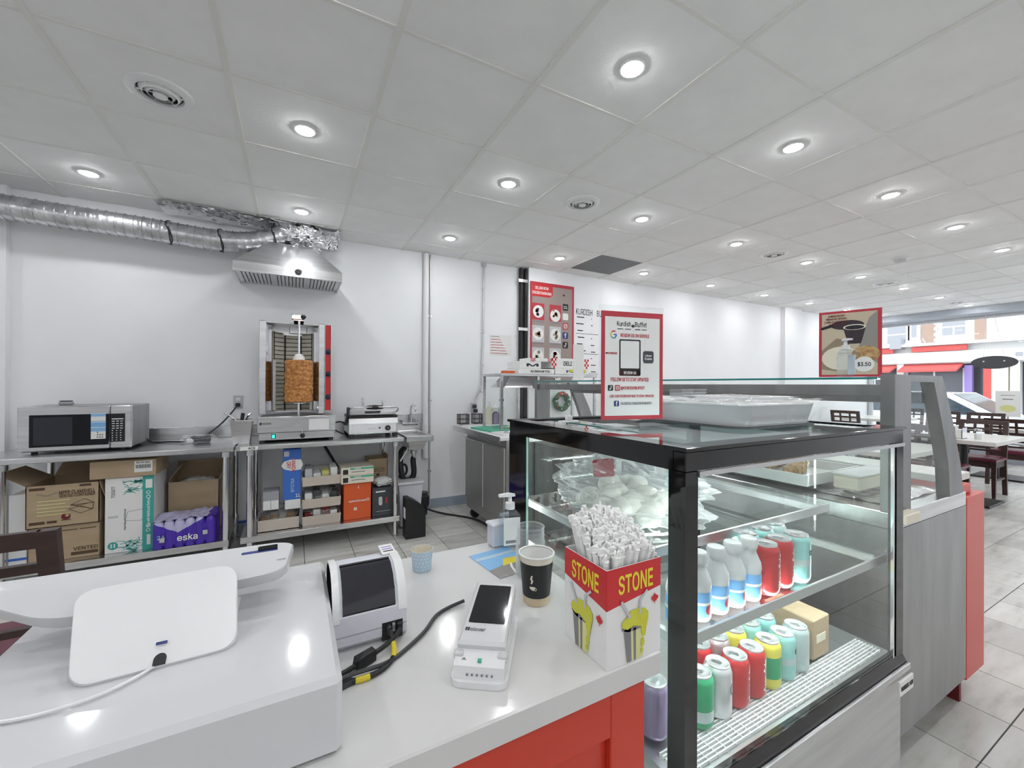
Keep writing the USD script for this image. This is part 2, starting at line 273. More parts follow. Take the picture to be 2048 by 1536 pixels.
sd = thing('smoke_detector', 'small grey smoke detector on the ceiling toward the window', 'smoke detector', (5.789, 1.956, CEIL-.001))
obj('base', lathe([(.07, .003), (.07, -.012), (.0005, -.012)], 24), 'white_plastic', sd); obj('dome', lathe([(.055, -.012), (.048, -.034), (.03, -.042), (.0005, -.043)], 24), 'light_grey', sd)

# ------------------------------------------------------------------ things on the back wall
wp = thing('white_pipe', 'thick white vertical pipe on the wall right of the hand sink', 'pipe', (1.222, YB-.032, 0))
obj('run', cyl((0, 0, .55), (0, 0, 2.70), .029, 20), 'white_plastic', wp); obj('coupling', cyl((0, 0, .82), (0, 0, .90), .034, 20), 'white_plastic', wp)
cd = thing('wall_conduit', 'thin grey conduit running floor to ceiling right beside the thick white pipe', 'conduit', (1.275, YB-.014, 0))
obj('run', cyl((0, 0, .02), (0, 0, 2.70), .010, 12), 'alu', cd)
for z in (.4, 1.15, 2.05): obj('clip', box(-.02, .02, .0, .013, z-.008, z+.008), 'chrome', cd)
c2 = thing('wall_conduit', 'thin grey conduit that bends down to the outlet above the prep counter', 'conduit', (1.90, YB-.014, 0))
obj('run', tube([(0, 0, 2.70), (-.01, 0, 1.95), (-.03, 0, 1.30), (-.06, 0, 1.24), (-.10, 0, 1.16), (-.12, 0, 1.10)], .009, 10), 'alu', c2)
obj('flange', box(-.03, .03, 0, .013, 2.66, 2.70), 'alu', c2)
for z in (2.42, 1.92, 1.55, 1.25): obj('clip', box(-.035, .012, .0, .013, z-.008, z+.008), 'chrome', c2)
bp = thing('black_pipes', 'pair of black insulated pipes running down the wall beside the red menu poster', 'pipes', (2.40, YB-.03, 0))
for x in (-.03, .035): obj('pipe', cyl((x, 0, .9), (x, 0, 2.70), .026, 16), 'black', bp)
for z in (2.55, 1.98): obj('bracket', box(-.075, .075, -.034, -.024, z-.018, z+.018), 'chrome', bp)
def outlet(label, loc, cat_='wall outlet'):
    o = thing('wall_outlet', label, cat_, loc); obj('plate', box(-.036, .036, -.006, 0, -.057, .057, .002), 'light_grey', o)
    for z in (.024, -.024): obj('socket', box(-.017, .017, -.009, -.006, z-.014, z+.014, .002), 'white_plastic', o)
    return o
outlet('double wall outlet with a black plug above the steel table, left of the vertical grill', (-.43, YB, 1.16))
o2 = outlet('metal wall outlet box with several black plugs above the prep counter', (1.775, YB-.02, 1.06))
for k, (x, z) in enumerate(((0, .02), (.012, -.03))): obj('plug', box(x-.02, x+.02, -.05, -.009, z-.02, z+.02, .005), 'dark_plastic', o2)
wc = thing('extension_cord', 'grey extension cord from the wall outlet down to the bundled adapter on the steel table', 'cord')
obj('cable', tube(smooth_path([(-.43, 4.25, 1.14), (-.45, 4.20, 1.10), (-.52, 4.12, 1.00), (-.60, 4.02, .92), (-.66, 3.98, .868)]), .006, 8), 'dark_plastic', wc)
obj('plug', box(-.447, -.413, 4.23, 4.272, 1.12, 1.152, .006), 'black', wc)
pn = thing('handwritten_notice', 'white paper notice with pale pink handwriting taped to the wall above the prep counter', 'notice', (2.12, YB, 1.78))
obj('sheet', box(-.14, .14, -.002, 0, -.12, .12), 'white_matte', pn)
for k in range(7): obj('writing', box(-.13, -.02+.018*k, -.003, -.002, .095-.032*k, .101-.032*k), 'grey_ink' if k == 0 else 'sign_red', pn)
# red menu poster
mp = thing('menu_poster', 'tall red-bordered menu poster with dish photographs on the back wall', 'poster', (2.468, 4.20, 1.30))
obj('panel', box(0, .632, -.012, 0, 0, 1.255, .002), 'sign_red', mp); obj('photo_ground', box(.02, .60, -.0135, -.012, .02, 1.215), 'poster_mauve', mp)
obj('banner', place(extrude(sg.Polygon([(0, 0), (.26, 0), (.31, .03), (.31, .16), (0, .16)]), .002), (0, -.0135, 1.08), (1, 0, 0), (0, 0, 1)), 'red', mp)
for s, z, w in (('SELLING NOW!', 1.185, .19), ('CHICKEN SHAWARMA', 1.125, .28)): obj('lettering', place(text(s, .033, w), (.155, -.0156, z), (1, 0, 0), (0, 0, 1)), 'paper', mp)
for r_ in range(4):
    for c in range(2):
        x, z = .105+.245*c, .90-.265*r_; obj('dish_card', box(x-.085, x+.085, -.0145, -.0135, z-.1, z+.1), 'sign_red' if r_ == 0 else 'light_grey', mp)
        obj('plate', place(extrude(sg.Point(0, 0).buffer(.075, 8), .001), (x, -.0147, z-(.03 if r_ == 0 and c else 0)), (1, 0, 0), (0, 0, 1)), 'paper', mp)
        obj('food', cat([place(extrude(sg.Point(rng.uniform(-.03, .03), rng.uniform(-.045, .045)).buffer(rng.uniform(.012, .024), 4), .0012), (x, -.0148, z), (1, 0, 0), (0, 0, 1)) for _ in range(6)]), ('photo_dark', 'skin_tan', 'gum', 'dark_red')[(r_+c) % 4], mp)
        obj('caption', box(x-.07, x+.07, -.0142, -.0135, z-.125, z-.112), 'grey_ink', mp)
def square_icon(par, o, ux, uy, s, mat, mark, mmat='paper'):
    """A rounded social-media square with its mark, standing on the plane o, ux, uy."""
    n = np.cross(np.asarray(ux, float), np.asarray(uy, float)); o = np.asarray(o, float)
    i = obj('icon', place(extrude(rrect(s, s, s*.18, 4), .001), o, ux, uy), mat, par)
    if mark == 'f': g = text('f', s*.72)
    elif mark == 'note': g = cat([extrude(sg.Point(-.1*s, -.18*s).buffer(.15*s, 5).difference(sg.Point(-.1*s, -.18*s).buffer(.07*s, 5)), .0006), trimesh.creation.box([.08*s, .55*s, .0006], trimesh.transformations.translation_matrix([.05*s, .08*s, .0003])), extrude(sg.Polygon([(.02*s, .36*s), (.1*s, .36*s), (.26*s, .18*s), (.24*s, .1*s), (.1*s, .2*s)]), .0006)])
    elif mark == 'ring': g = cat([extrude(rrect(.7*s, .7*s, .2*s, 4).difference(rrect(.54*s, .54*s, .14*s, 4)), .0006), extrude(ring_poly(.19*s, .11*s), .0006), xf(extrude(sg.Point(0, 0).buffer(.05*s, 3), .0006), (.2*s, .2*s, 0))])
    elif mark: g = cat([xf(text(t, s*.16, min(.75*s, .17*s*len(t))), (0, s*(.12-.26*k), 0)) for k, t in enumerate(mark.split('|'))])
    else: return i
    obj('mark', place(g, o+n*.001, ux, uy), mmat, i); return i
for k, (mt, mk, mm) in enumerate((('ink', 'Uber|Eats', 'paper'), ('paper', '', ''), ('sign_red', 'ring', 'paper'), ('navy', 'f', 'paper'), ('ink', 'note', 'paper'))):
    square_icon(mp, (.50, -.0138, .985-.117*k), (1, 0, 0), (0, 0, 1), .082, mt, mk, mm or 'paper')
obj('logo', box(.46, .49, -.0145, -.0135, 1.12, 1.14), 'photo_dark', mp)
# black painted menu writing on the wall
wl = thing('wall_lettering', 'black handwritten menu lettering on the white wall right of the red poster', 'lettering', (3.14, 4.20, 0))
obj('lettering', place(text('KURDISH', .075, .26, False, .001), (.13, -.001, 2.255), (1, 0, 0), (0, 0, 1)), 'ink', wl); obj('lettering', place(text('BUFFET', .075, .23, False, .001), (.45, -.001, 2.255), (1, 0, 0), (0, 0, 1)), 'ink', wl)
for k in range(9):
    z = 2.18-.085*k; obj('line', cat([box(.0+.03*rng.random(), .10+.06*rng.random(), -.001, 0, z, z+.012), box(.24, .24+.1*rng.random(), -.001, 0, z-.01, z)]+([box(0, .36, -.001, 0, z-.035, z-.03)] if k % 3 == 2 else [])), 'ink', wl)
# range hood
hd = thing('range_hood', 'stainless steel wall range hood above the vertical grill', 'range hood', (-.03, 0, 0))
obj('canopy', hull([(x, y, 2.275) for x in (-.39, .385) for y in (3.80, 4.278)]+[(x, y, 2.515) for x in (-.155, .175) for y in (4.0, 4.278)]), 'steel', hd, smooth=False)
obj('front_lip', cat([box(-.395, .39, 3.795, 3.81, 2.195, 2.275, .002), box(-.395, -.385, 3.81, 4.278, 2.195, 2.275), box(.38, .39, 3.81, 4.278, 2.195, 2.275)]), 'steel_x', hd)
obj('filter_panel', box(-.385, .38, 3.81, 4.278, 2.205, 2.215), 'steel_x', hd)
for k in range(26):
    x = -.345+k*.0275
    if k % 9 != 8: obj('slot', box(x-.004, x+.004, 3.86, 4.22, 2.2030, 2.2052), 'black', hd)
kb = obj('knob', place(lathe([(.0, .022), (.017, .022), (.020, .016), (.022, 0)], 20), (.055, 3.795, 2.235), (1, 0, 0), (0, 0, 1)), 'dark_plastic', hd)
obj('bezel', place(lathe([(.022, .004), (.027, .003), (.028, 0)], 20), (.055, 3.795, 2.235), (1, 0, 0), (0, 0, 1)), 'chrome', kb)
for x in (-.23, .27): obj('light_lens', box(x-.035, x+.035, 3.82, 3.85, 2.2020, 2.2050), 'paper', hd)
# duct, straps and foil
UX_ = (1, 0, 0)
P = smooth_path([(-3.35, 3.96, 2.50), (-2.6, 4.04, 2.515), (-1.75, 4.08, 2.512), (-1.39, 4.09, 2.508), (-.92, 4.09, 2.500), (-.52, 4.09, 2.492), (-.26, 4.09, 2.535), (-.11, 4.09, 2.60), (-.03, 4.1, 2.63)], 60)
s = np.r_[0, np.cumsum(np.linalg.norm(np.diff(P, axis=0), axis=1))]
dt = thing('exhaust_duct', 'ribbed silver flexible exhaust duct running along the back wall to the hood', 'duct')
obj('skin', tube(P, .081+.0022*np.abs(np.sin(s*math.pi/.052))**8, 28), 'galv', dt, smooth=25)
for k, q_ in enumerate(np.arange(.1, s[-1]-.05, .052)):
    i = int(np.searchsorted(s, q_)); t = P[min(i+1, len(P)-1)]-P[i-1]; t /= np.linalg.norm(t); obj('rib', cyl(P[i]-t*.0035, P[i]+t*.0035, .0872, 24), 'galv', dt)
for k, (x, l) in enumerate(((-.86, 'black strap hanging round the duct, left of the two on the straight run'), (-.53, 'black strap hanging round the duct, nearer the hood on the straight run'), (-.16, 'black cable tie looped round the duct bend above the hood'))):
    i = int(np.argmin(np.abs(P[:, 0]-x))); c = P[i]; a = np.linspace(-.4, 2*np.pi-.2, 26); R = .0885
    st = thing('duct_strap', l, 'strap', c); obj('loop', tube([(0.02*math.sin(q*2), R*math.cos(q), R*math.sin(q)) for q in a], .004, 6), 'black_rubber', st)
    obj('tail', tube([(0, -R-.002, .02), (.01, -R-.004, -.05), (.022, -R-.002, -.118)], .005, 6), 'black_rubber', st)
fo = thing('crumpled_foil', 'crumpled aluminium foil packed between ceiling and hood top', 'foil')
obj('ceiling_sheet', xf(wavy(0, .90, 0, .30, 0, -.06, 13, 3, 64, 24), (-.93, 3.95, 2.700)), 'foil', fo, smooth=False)
obj('hood_wrap', xf(blob((0, 0, 0), (.155, .12, .095), 5, .75, 5, 4), (.06, 4.08, 2.60)), 'foil', fo, smooth=False)
obj('right_sheet', xf(wavy(0, .37, 0, .30, 0, -.075, 14, 8, 34, 26), (.0, 3.965, 2.700)), 'foil', fo, smooth=False); obj('hanging_edge', place(wavy(0, .34, 0, .11, 0, .03, 16, 5, 34, 12), (.02, 4.24, 2.59), UX_, (0, -.15, 1)), 'foil', fo, smooth=False)

# ------------------------------------------------------------------ steel tables along the back wall
UX, UZ = (1, 0, 0), (0, 0, 1)
def work_table(name, label, x0, x1, lx):
    t = thing(name, label, 'table', (x0, 3.58, 0)); w = x1-x0
    obj('top', box(0, w, 0, .69, .825, .86, .004), 'steel_x', t); obj('backsplash', box(0, w, .675, .69, .86, .96, .003), 'steel_x', t)
    obj('shelf', cat([box(.03, w-.03, .03, .66, .170, .178), box(.03, w-.03, .025, .033, .135, .180, .002), box(.03, w-.03, .655, .663, .135, .180)]), 'steel_x', t)
    for x in lx:
        for y in (.05, .63):
            l = obj('leg', cyl((x-x0, y, .02), (x-x0, y, .825), .0215, 18), 'chrome', t); obj('foot', cyl((x-x0, y, 0), (x-x0, y, .05), .017, 14), 'alu', l); obj('socket', cyl((x-x0, y, .785), (x-x0, y, .826), .030, 18), 'alu', l)
    return t
work_table('work_table', 'stainless steel work table holding the microwave, left of the two', -1.72, -.385, (-1.56, -.437))
t2 = work_table('work_table', 'stainless steel work table holding the vertical grill and panini press', -.375, .845, (-.288, .785))
obj('sticker', box(.03, .14, -.002, .0, .829, .856), 'paper', t2); obj('lettering', place(text('ACR', .016), (.10, -.0026, .843), UX, UZ), 'ink', t2)
# microwave
mw = thing('microwave', 'stainless steel microwave oven with a black window on the left steel table', 'microwave', (-1.54, 3.75, .860))
obj('body', box(0, .55, .012, .38, .02, .305, .006), 'steel_dull', mw)
d = obj('door', box(0, .435, -.012, .014, .015, .308, .008), 'steel_x', mw)
obj('window', box(.055, .432, -.016, -.011, .045, .252, .003), 'oven_glass', d); obj('mesh_panel', box(.075, .255, -.0175, -.0158, .06, .235), 'mesh_dark', d)
st = obj('energy_label', box(.345, .418, -.019, -.016, .085, .255), 'paper', d)
for z0, z1, m_ in ((.235, .253, 'sky_blue'), (.20, .205, 'label_blue'), (.165, .195, 'label_blue'), (.135, .16, 'sky_blue')): obj('print', box(.345, .418, -.0198, -.019, z0, z1), m_, st)
for k in range(7): obj('code_mark', box(.375+.012*(k % 3), .382+.012*(k % 3), -.0198, -.019, .092+.016*(k//3), .102+.016*(k//3)), 'grey_ink', st)
cp = obj('control_panel', box(.437, .55, -.012, .014, .015, .308, .008), 'steel_x', mw); kp = obj('keypad', box(.440, .515, -.016, -.011, .06, .252, .002), 'black_gloss', cp)
obj('display', box(.447, .508, -.0168, -.016, .213, .219), 'paper', kp)
for r_ in range(9):
    for c in range(3 if r_ > 3 else 3):
        obj('key', box(.449+.021*c, .449+.021*c+(.014 if r_ < 4 else .006), -.0168, -.016, .198-.016*r_, .203-.016*r_), 'paper', kp)
for x in (.06, .49):
    for y in (.04, .34): obj('foot', cyl((x, y, 0), (x, y, .022), .015, 12), 'black_rubber', mw)
tgn = thing('oven_mitt_clip', 'small grey plastic holder lying on top of the microwave', 'holder', (-1.39, 3.95, 1.165)); obj('body', box(-.035, .035, -.02, .02, 0, .026, .008), 'grey_plastic', tgn)
obj('lid', box(-.03, .03, -.016, .016, .026, .032, .003), 'dark_plastic', tgn)
obj('cord', tube(smooth_path([(.54, .33, .07), (.57, .32, .015), (.66, .30, .008), (.75, .25, .009), (.81, .23, .014)]), .006, 8), 'black_rubber', mw)
ad = thing('adapter_bundle', 'white power adapter and grey bundled cable in a clear bag on the left steel table', 'adapter', (-.66, 3.96, .860))
obj('adapter', box(-.07, .0, -.025, .02, 0, .035, .008), 'white_plastic', ad); obj('cable_coil', cat([tube([(.02+.06*math.cos(a), .028*math.sin(a), .012+.010*k+.004*math.sin(3*a)) for a in np.linspace(0, 6.1, 20)], .006, 6) for k in range(4)]), 'dark_plastic', ad)
obj('bag', blob((.01, 0, .03), (.105, .05, .034), 3, .5, 3), 'film', ad)
# utensil pan
up = thing('utensil_pan', 'tall stainless steel pan of kitchen utensils at the joint of the two steel tables', 'pan', (-.354, 3.80, .860))
obj('wall', cat([hull([(sx*(.052 if z == 0 else .070)+dx, sy*(.06 if z == 0 else .078)+dy, z) for z in (0, .178) for dx in (-.001, .001) for dy in (-.001, .001) for sx, sy in pr]) for pr in (((-1, -1), (1, -1)), ((1, -1), (1, 1)), ((1, 1), (-1, 1)), ((-1, 1), (-1, -1)))]), 'steel', up, smooth=False)
obj('bottom', box(-.052, .052, -.06, .06, 0, .003), 'steel', up)
obj('rim', cat([box(-.078, .078, y-.006, y+.006, .176, .182) for y in (-.08, .08)]+[box(x-.006, x+.006, -.08, .08, .176, .182) for x in (-.073, .073)]), 'chrome', up)
for n_, p, m_, r_ in (('spoon', [(0, 0, .004), (-.055, -.01, .19), (-.115, -.02, .235)], 'chrome', .007), ('peeler', [(.01, .02, .004), (.03, .03, .20), (.055, .03, .225)], 'chrome', .008), ('knife', [(.0, -.02, .004), (.0, -.02, .18), (.006, -.02, .23)], 'black', .013)):
    k = thing(n_, {'spoon': 'steel spoon leaning left out of the utensil pan', 'peeler': 'steel handled tool at the right of the utensil pan', 'knife': 'black handled tool standing in the middle of the utensil pan'}[n_], 'utensil', (-.354, 3.80, .862))
    obj('handle', tube(smooth_path(p), r_, 8), m_, k); obj('tip', blob(p[0]+np.array([0, 0, .012]), (.012, .006, .012), 2, .1), 'chrome', k)
# vertical grill
g = thing('vertical_grill', 'stainless steel vertical rotisserie grill with red control side on the right steel table', 'grill', (.022, 3.70, .860))
obj('base', cat([box(-.272, .285, 0, .48, .075, .190, .005), box(-.262, .275, .012, .47, .018, .076, .003)]), 'steel_x', g)
obj('drip_pan', cat([box(-.255, .268, .02, .46, .190, .196), box(-.27, .284, .0, .012, .188, .202, .003)]), 'steel', g)
for x in (-.24, .25):
    for y in (.04, .43): obj('foot', cyl((x, y, 0), (x, y, .02), .018, 12), 'black_rubber', g)
sw = obj('switch', box(-.178, -.148, .006, .013, .030, .066, .003), 'black', g); obj('lamp_key', box(-.173, -.153, .003, .007, .035, .061, .002), 'pilot_green', sw)
tp = obj('tap', place(lathe([(.004, .03), (.018, .028), (.019, .008), (.008, 0)], 10), (.04, .012, .045), UX, UZ), 'black', g); obj('pin', cyl((.04, .0, .06), (.04, .0, .10), .004, 8), 'chrome', tp)
pl = obj('rating_plate', box(.085, .235, -.002, .001, .088, .176), 'white_matte', g)
obj('warning_mark', place(extrude(sg.Polygon([(-.018, 0), (.018, 0), (0, .03)]).difference(sg.Polygon([(-.011, .004), (.011, .004), (0, .022)])), .001), (-.0, -.001, .12), UX, UZ), 'light_grey', g)
lg = obj('logo', place(text('ICAR', .014, .055), (-.205, -.001, .150), UX, UZ), 'ink', g); star = sg.Polygon([(.016*math.cos(a)*(1 if k % 2 == 0 else .4), .016*math.sin(a)*(1 if k % 2 == 0 else .4)) for k, a in enumerate(np.linspace(math.pi/2, math.pi/2+2*math.pi, 11)[:-1])])
obj('star', place(extrude(star, .001), (-.248, -.001, .150), UX, UZ), 'ink', lg)
obj('side_panel', box(-.272, -.222, .15, .47, .21, .972, .004), 'steel', g); obj('side_panel', box(.160, .208, .15, .47, .21, .972, .004), 'steel', g)
obj('back_panel', box(-.222, .16, .455, .47, .21, .97), 'steel', g)
obj('top_panel', hull([(-.222, .16, .955), (.16, .16, .955), (-.222, .47, .955), (.16, .47, .955), (-.222, .30, .972), (.16, .30, .972), (-.222, .47, .972), (.16, .47, .972)]), 'steel', g, smooth=False)
obj('front_strip', box(-.222, .160, .40, .41, .885, .965), 'steel_x', g)
for sx, xx in ((-1, -.222), (1, .160)):
    obj('reflector', hull([(xx, .165, z) for z in (.225, .94)]+[(xx-sx*.035, .20, z) for z in (.225, .94)]+[(xx-sx*.030, .23, z) for z in (.225, .94)]), 'chrome', g, smooth=False)
    obj('shield', box(min(xx-sx*.045, xx-sx*.065), max(xx-sx*.045, xx-sx*.065), .20, .215, .24, .66), 'steel_dull', g)
def burner(label, a, b):
    a, b = np.array(a), np.array(b); d = (b-a)/np.linalg.norm(b-a); n = np.array([d[1], -d[0]]); L = np.linalg.norm(b-a)
    bb = obj('burner', place(trimesh.creation.box([L, .68, .012], trimesh.transformations.translation_matrix([L/2, .34, 0])), (*a, .225), (*d, 0), UZ), 'brick_fire', g)
    for k in range(19):
        z = .245+.036*k; p, q_ = a+n*.014, b+n*.014; obj('grate_wire', cyl((*p, z), (*q_, z), .0024, 6), 'wire_black', bb)
    for f_ in (.02, .98): p = a+d*L*f_+n*.016; obj('grate_rod', cyl((*p, .225), (*p, .905), .003, 6), 'wire_black', bb)
burner('', (-.185, .33), (-.10, .42)); burner('', (-.10, .425), (.035, .425)); burner('', (.035, .42), (.125, .33))
cr = obj('control_column', box(.212, .255, .15, .47, .235, .965, .004), 'red', g); obj('frame', cat([box(.208, .212, .145, .47, .23, .97), box(.255, .259, .145, .47, .23, .97)]), 'steel', cr)
for z in (.735, .545, .35):
    kn = obj('knob', place(lathe([(.0, .03), (.014, .028), (.018, .012), (.019, 0)], 14), (.235, .150, z), UX, UZ), 'black', g); obj('bezel', place(lathe([(.019, .004), (.024, .002), (.024, 0)], 16), (.235, .150, z), UX, UZ), 'navy', kn)
obj('spit_arm', cat([box(-.03, .05, .09, .40, .975, .995, .003), box(-.045, .03, .07, .13, .985, 1.025, .005)]), 'chrome', g); obj('bracket', box(-.06, .075, .36, .42, .90, .985, .003), 'steel', g)
obj('star_knob', place(lathe([(.0, .024), (.012, .022), (.021, .014), (.021, .006), (.006, 0)], 6), (.042, .075, 1.008), UX, UZ), 'black', g)
obj('spit', cyl((.012, .10, .19), (.012, .10, .99), .0085, 14), 'chrome', g); obj('spit_plate', cyl((.012, .10, .30), (.012, .10, .306), .05, 20), 'chrome', g)
ms = thing('shawarma_meat', 'browned cylinder of stacked shawarma meat on the spit of the vertical grill', 'meat', (.034, 3.80, 1.172))
n_z = 46; prof = [(.0005, 0)]+[(.098, 0)]+[(.104-.004*abs(t-.5), t*.335) for t in np.linspace(0.02, 1, n_z)]+[(.085, .342), (.0005, .345)]
mm = lathe(prof, 56); v = mm.vertices; q_ = v*np.array([28, 28, 60]); dd = (meshkit.fbm(q_+9, 4, 3)-.5)*.022; rr = np.hypot(v[:, 0], v[:, 1])+1e-6; v[:, :2] *= (1+dd/rr*(rr > .02))[:, None]; mm.vertices = v
obj('stack', mm, 'meat', ms, smooth=True); obj('onion', lathe([(.046, .338), (.042, .366), (.03, .385), (.014, .395), (.0005, .396)], 22), 'white_matte', ms)
# panini press
pp = thing('panini_press', 'stainless steel panini press with a black bar handle on the right steel table', 'panini press', (.385, 3.74, .860))
obj('base', hull([(x, y, z) for x in (.03, .44) for y, z in ((0, .03), (0, .118), (.012, .165), (.38, .03), (.38, .165))]), 'steel', pp, smooth=False); fp = obj('front_panel', box(.055, .425, -.004, .0, .042, .112), 'white_plastic', pp)
kn = obj('dial', place(lathe([(.0, .02), (.021, .018), (.024, 0)], 20), (.352, -.004, .075), UX, UZ), 'black', fp); obj('pointer', box(.346, .358, -.0265, -.023, .072, .078), 'light_grey', kn); obj('pilot', place(lathe([(.0, .006), (.008, .004), (.008, 0)], 12), (.282, -.004, .078), UX, UZ), 'dark_plastic', fp); obj('lettering', place(text('panini', .011, .06), (.215, -.0046, .075), UX, UZ), 'light_grey', fp)
for x in (.05, .42):
    for y in (.03, .35): obj('foot', box(x-.022, x+.022, y-.02, y+.02, 0, .032, .004), 'black_rubber', pp)
obj('lower_plate', box(.03, .44, .005, .37, .165, .185), 'black', pp); obj('lid', hull([(x, y, z) for x in (.045, .425) for y, z in ((.01, .19), (.0, .205), (.02, .235), (.35, .19), (.35, .245))]), 'steel', pp, smooth=False)
obj('lid_badge', box(.16, .29, -.001, .006, .218, .225), 'black', pp); obj('side_guard', cat([tube([(x, .20, .10), (x, .02, .19), (x, -.01, .26)], .012, 8) for x in (.022,)]), 'dark_plastic', pp)
hb = obj('handle', tube(smooth_path([(.03, .03, .24), (.06, -.03, .256), (.10, -.04, .260), (.38, -.04, .260), (.42, -.03, .258), (.435, .03, .215)], 8), .007, 10), 'chrome', pp)
obj('grip', tube([(.165, -.04, .26), (.18, -.04, .26), (.235, -.04, .26), (.29, -.04, .26), (.305, -.04, .26)], [.012, .016, .021, .016, .012], 12), 'black', hb)
for x in (.19, .37): obj('hinge', cyl((x, .33, .20), (x, .33, .33 if x < .3 else .30), .012, 12), 'chrome', pp)
obj('cord_bundle', tube(smooth_path([(.02, .25, .10), (-.06, .2, .12), (-.09, .15, .09), (-.05, .12, .05), (.0, .16, .02)]), .006, 8), 'black_rubber', pp)
single('grill_cord', tube(smooth_path([(.235, 4.23, .822), (.25, 4.23, .76), (.30, 4.23, .66), (.38, 4.22, .50), (.42, 4.2, .40)]), .012, 8), 'black_rubber', 'thick black cord hanging down behind the right steel table to the boxes', 'cord')
single('press_cord', tube(smooth_path([(.50, 3.95, .82), (.58, 3.95, .79), (.68, 3.95, .785), (.75, 3.95, .80), (.77, 3.95, .83)]), .007, 8), 'black_rubber', 'black cord looping just under the right steel table top', 'cord')
# hand sink
hs = thing('hand_sink', 'small wall-mounted stainless hand sink at the right end of the steel tables', 'sink', (.875, 3.62, 0))
obj('deck', cat([box(0, .245, 0, .06, .808, .860, .004), box(0, .245, .50, .66, .83, .860, .004), box(0, .03, .06, .5, .83, .860), box(.215, .245, .06, .5, .808, .860)]), 'steel_x', hs)
obj('bowl', hull([(x, y, .83) for x in (.03, .215) for y in (.06, .5)]+[(x, y, .72) for x in (.06, .185) for y in (.13, .42)]), 'steel', hs, smooth=False)
obj('backsplash', box(0, .325, .645, .66, .80, 1.015, .003), 'steel_x', hs)
fc = obj('faucet', cat([box(.09, .26, .56, .62, .905, .93, .01), cyl((.19, .59, .93), (.19, .59, 1.0), .013, 12), tube(smooth_path([(.19, .59, .96), (.185, .58, 1.08), (.19, .53, 1.115), (.2, .48, 1.09), (.2, .475, 1.05)]), .010, 10)]), 'chrome', hs)
for x in (.10, .25): obj('tap_handle', cat([cyl((x, .59, .925), (x, .59, .955), .014, 10), box(x-.022, x+.022, .575, .605, .95, .965, .005)]), 'chrome', fc)
tr = obj('drain', cat([cyl((.145, .30, .60), (.145, .30, .72), .022, 16), cyl((.145, .30, .66), (.145, .30, .69), .034, 16)]), 'alu', hs)
obj('trap', tube(smooth_path([(.145, .30, .62), (.145, .30, .48), (.12, .30, .42), (.06, .30, .415), (.03, .30, .47), (.02, .32, .60), (.04, .36, .68), (.12, .42, .70), (.24, .5, .70), (.28, .56, .75), (.28, .65, .76)], 8), .026, 14), 'black', tr)
obj('hose', tube(smooth_path([(.03, .34, .50), (.07, .34, .55), (.08, .34, .47), (.03, .34, .44), (.0, .36, .52)]), .011, 8), 'black_rubber', tr); obj('brace', cyl((-.02, .15, .62), (.10, .2, .79), .008, 8), 'alu', hs)
# bin and pump in the corner
bn = thing('grey_tub', 'pale grey plastic tub standing behind the black jug under the hand sink', 'tub', (.95, 3.90, 0))
obj('wall', cat([hull([(s_*.085, y, .02) for y in (-.12, .12) for s_ in (-1, 1)]+[(s_*.11, y, .42) for y in (-.15, .15) for s_ in (-1, 1)])]), 'lilac_plastic', bn, smooth=False); obj('rim', box(-.125, .125, -.165, .165, .405, .425, .006), 'lilac_plastic', bn)
obj('lining', box(-.10, .10, -.14, .14, .424, .4275), 'light_grey', bn)
bj = thing('black_jug', 'black plastic container standing on the floor in front of the grey tub', 'container', (.93, 3.62, 0))
obj('body', extrude(sg.Polygon([(-.085, 0), (.085, 0), (.085, .20), (.06, .27), (.01, .31), (-.05, .345), (-.085, .345)]), .12).apply_transform(trimesh.transformations.rotation_matrix(math.pi/2, [1, 0, 0])), 'black', bj, smooth=False); obj('label', box(-.088, -.084, -.10, -.04, .17, .26), 'paper', bj)
pu = thing('drain_pump', 'black drain pump on the floor against the wall left of the blue baseboard', 'pump', (1.165, 4.12, 0))
obj('body', cat([box(-.055, .055, -.06, .06, .09, .20, .015), cyl((0, 0, .0), (0, 0, .1), .045, 14, .05)]), 'black', pu); obj('cap', cyl((0, 0, .20), (0, 0, .225), .05, 14), 'dark_plastic', pu)
single('floor_cable', tube(smooth_path([(1.21, 4.1, .05), (1.35, 4.0, .012), (1.55, 3.72, .012), (1.58, 3.3, .012), (1.50, 3.0, .012), (1.38, 2.86, .012), (1.33, 2.7, .012)]), .010, 8), 'black_rubber', 'black cable snaking over the floor tiles from the pump to the prep fridge', 'cable')

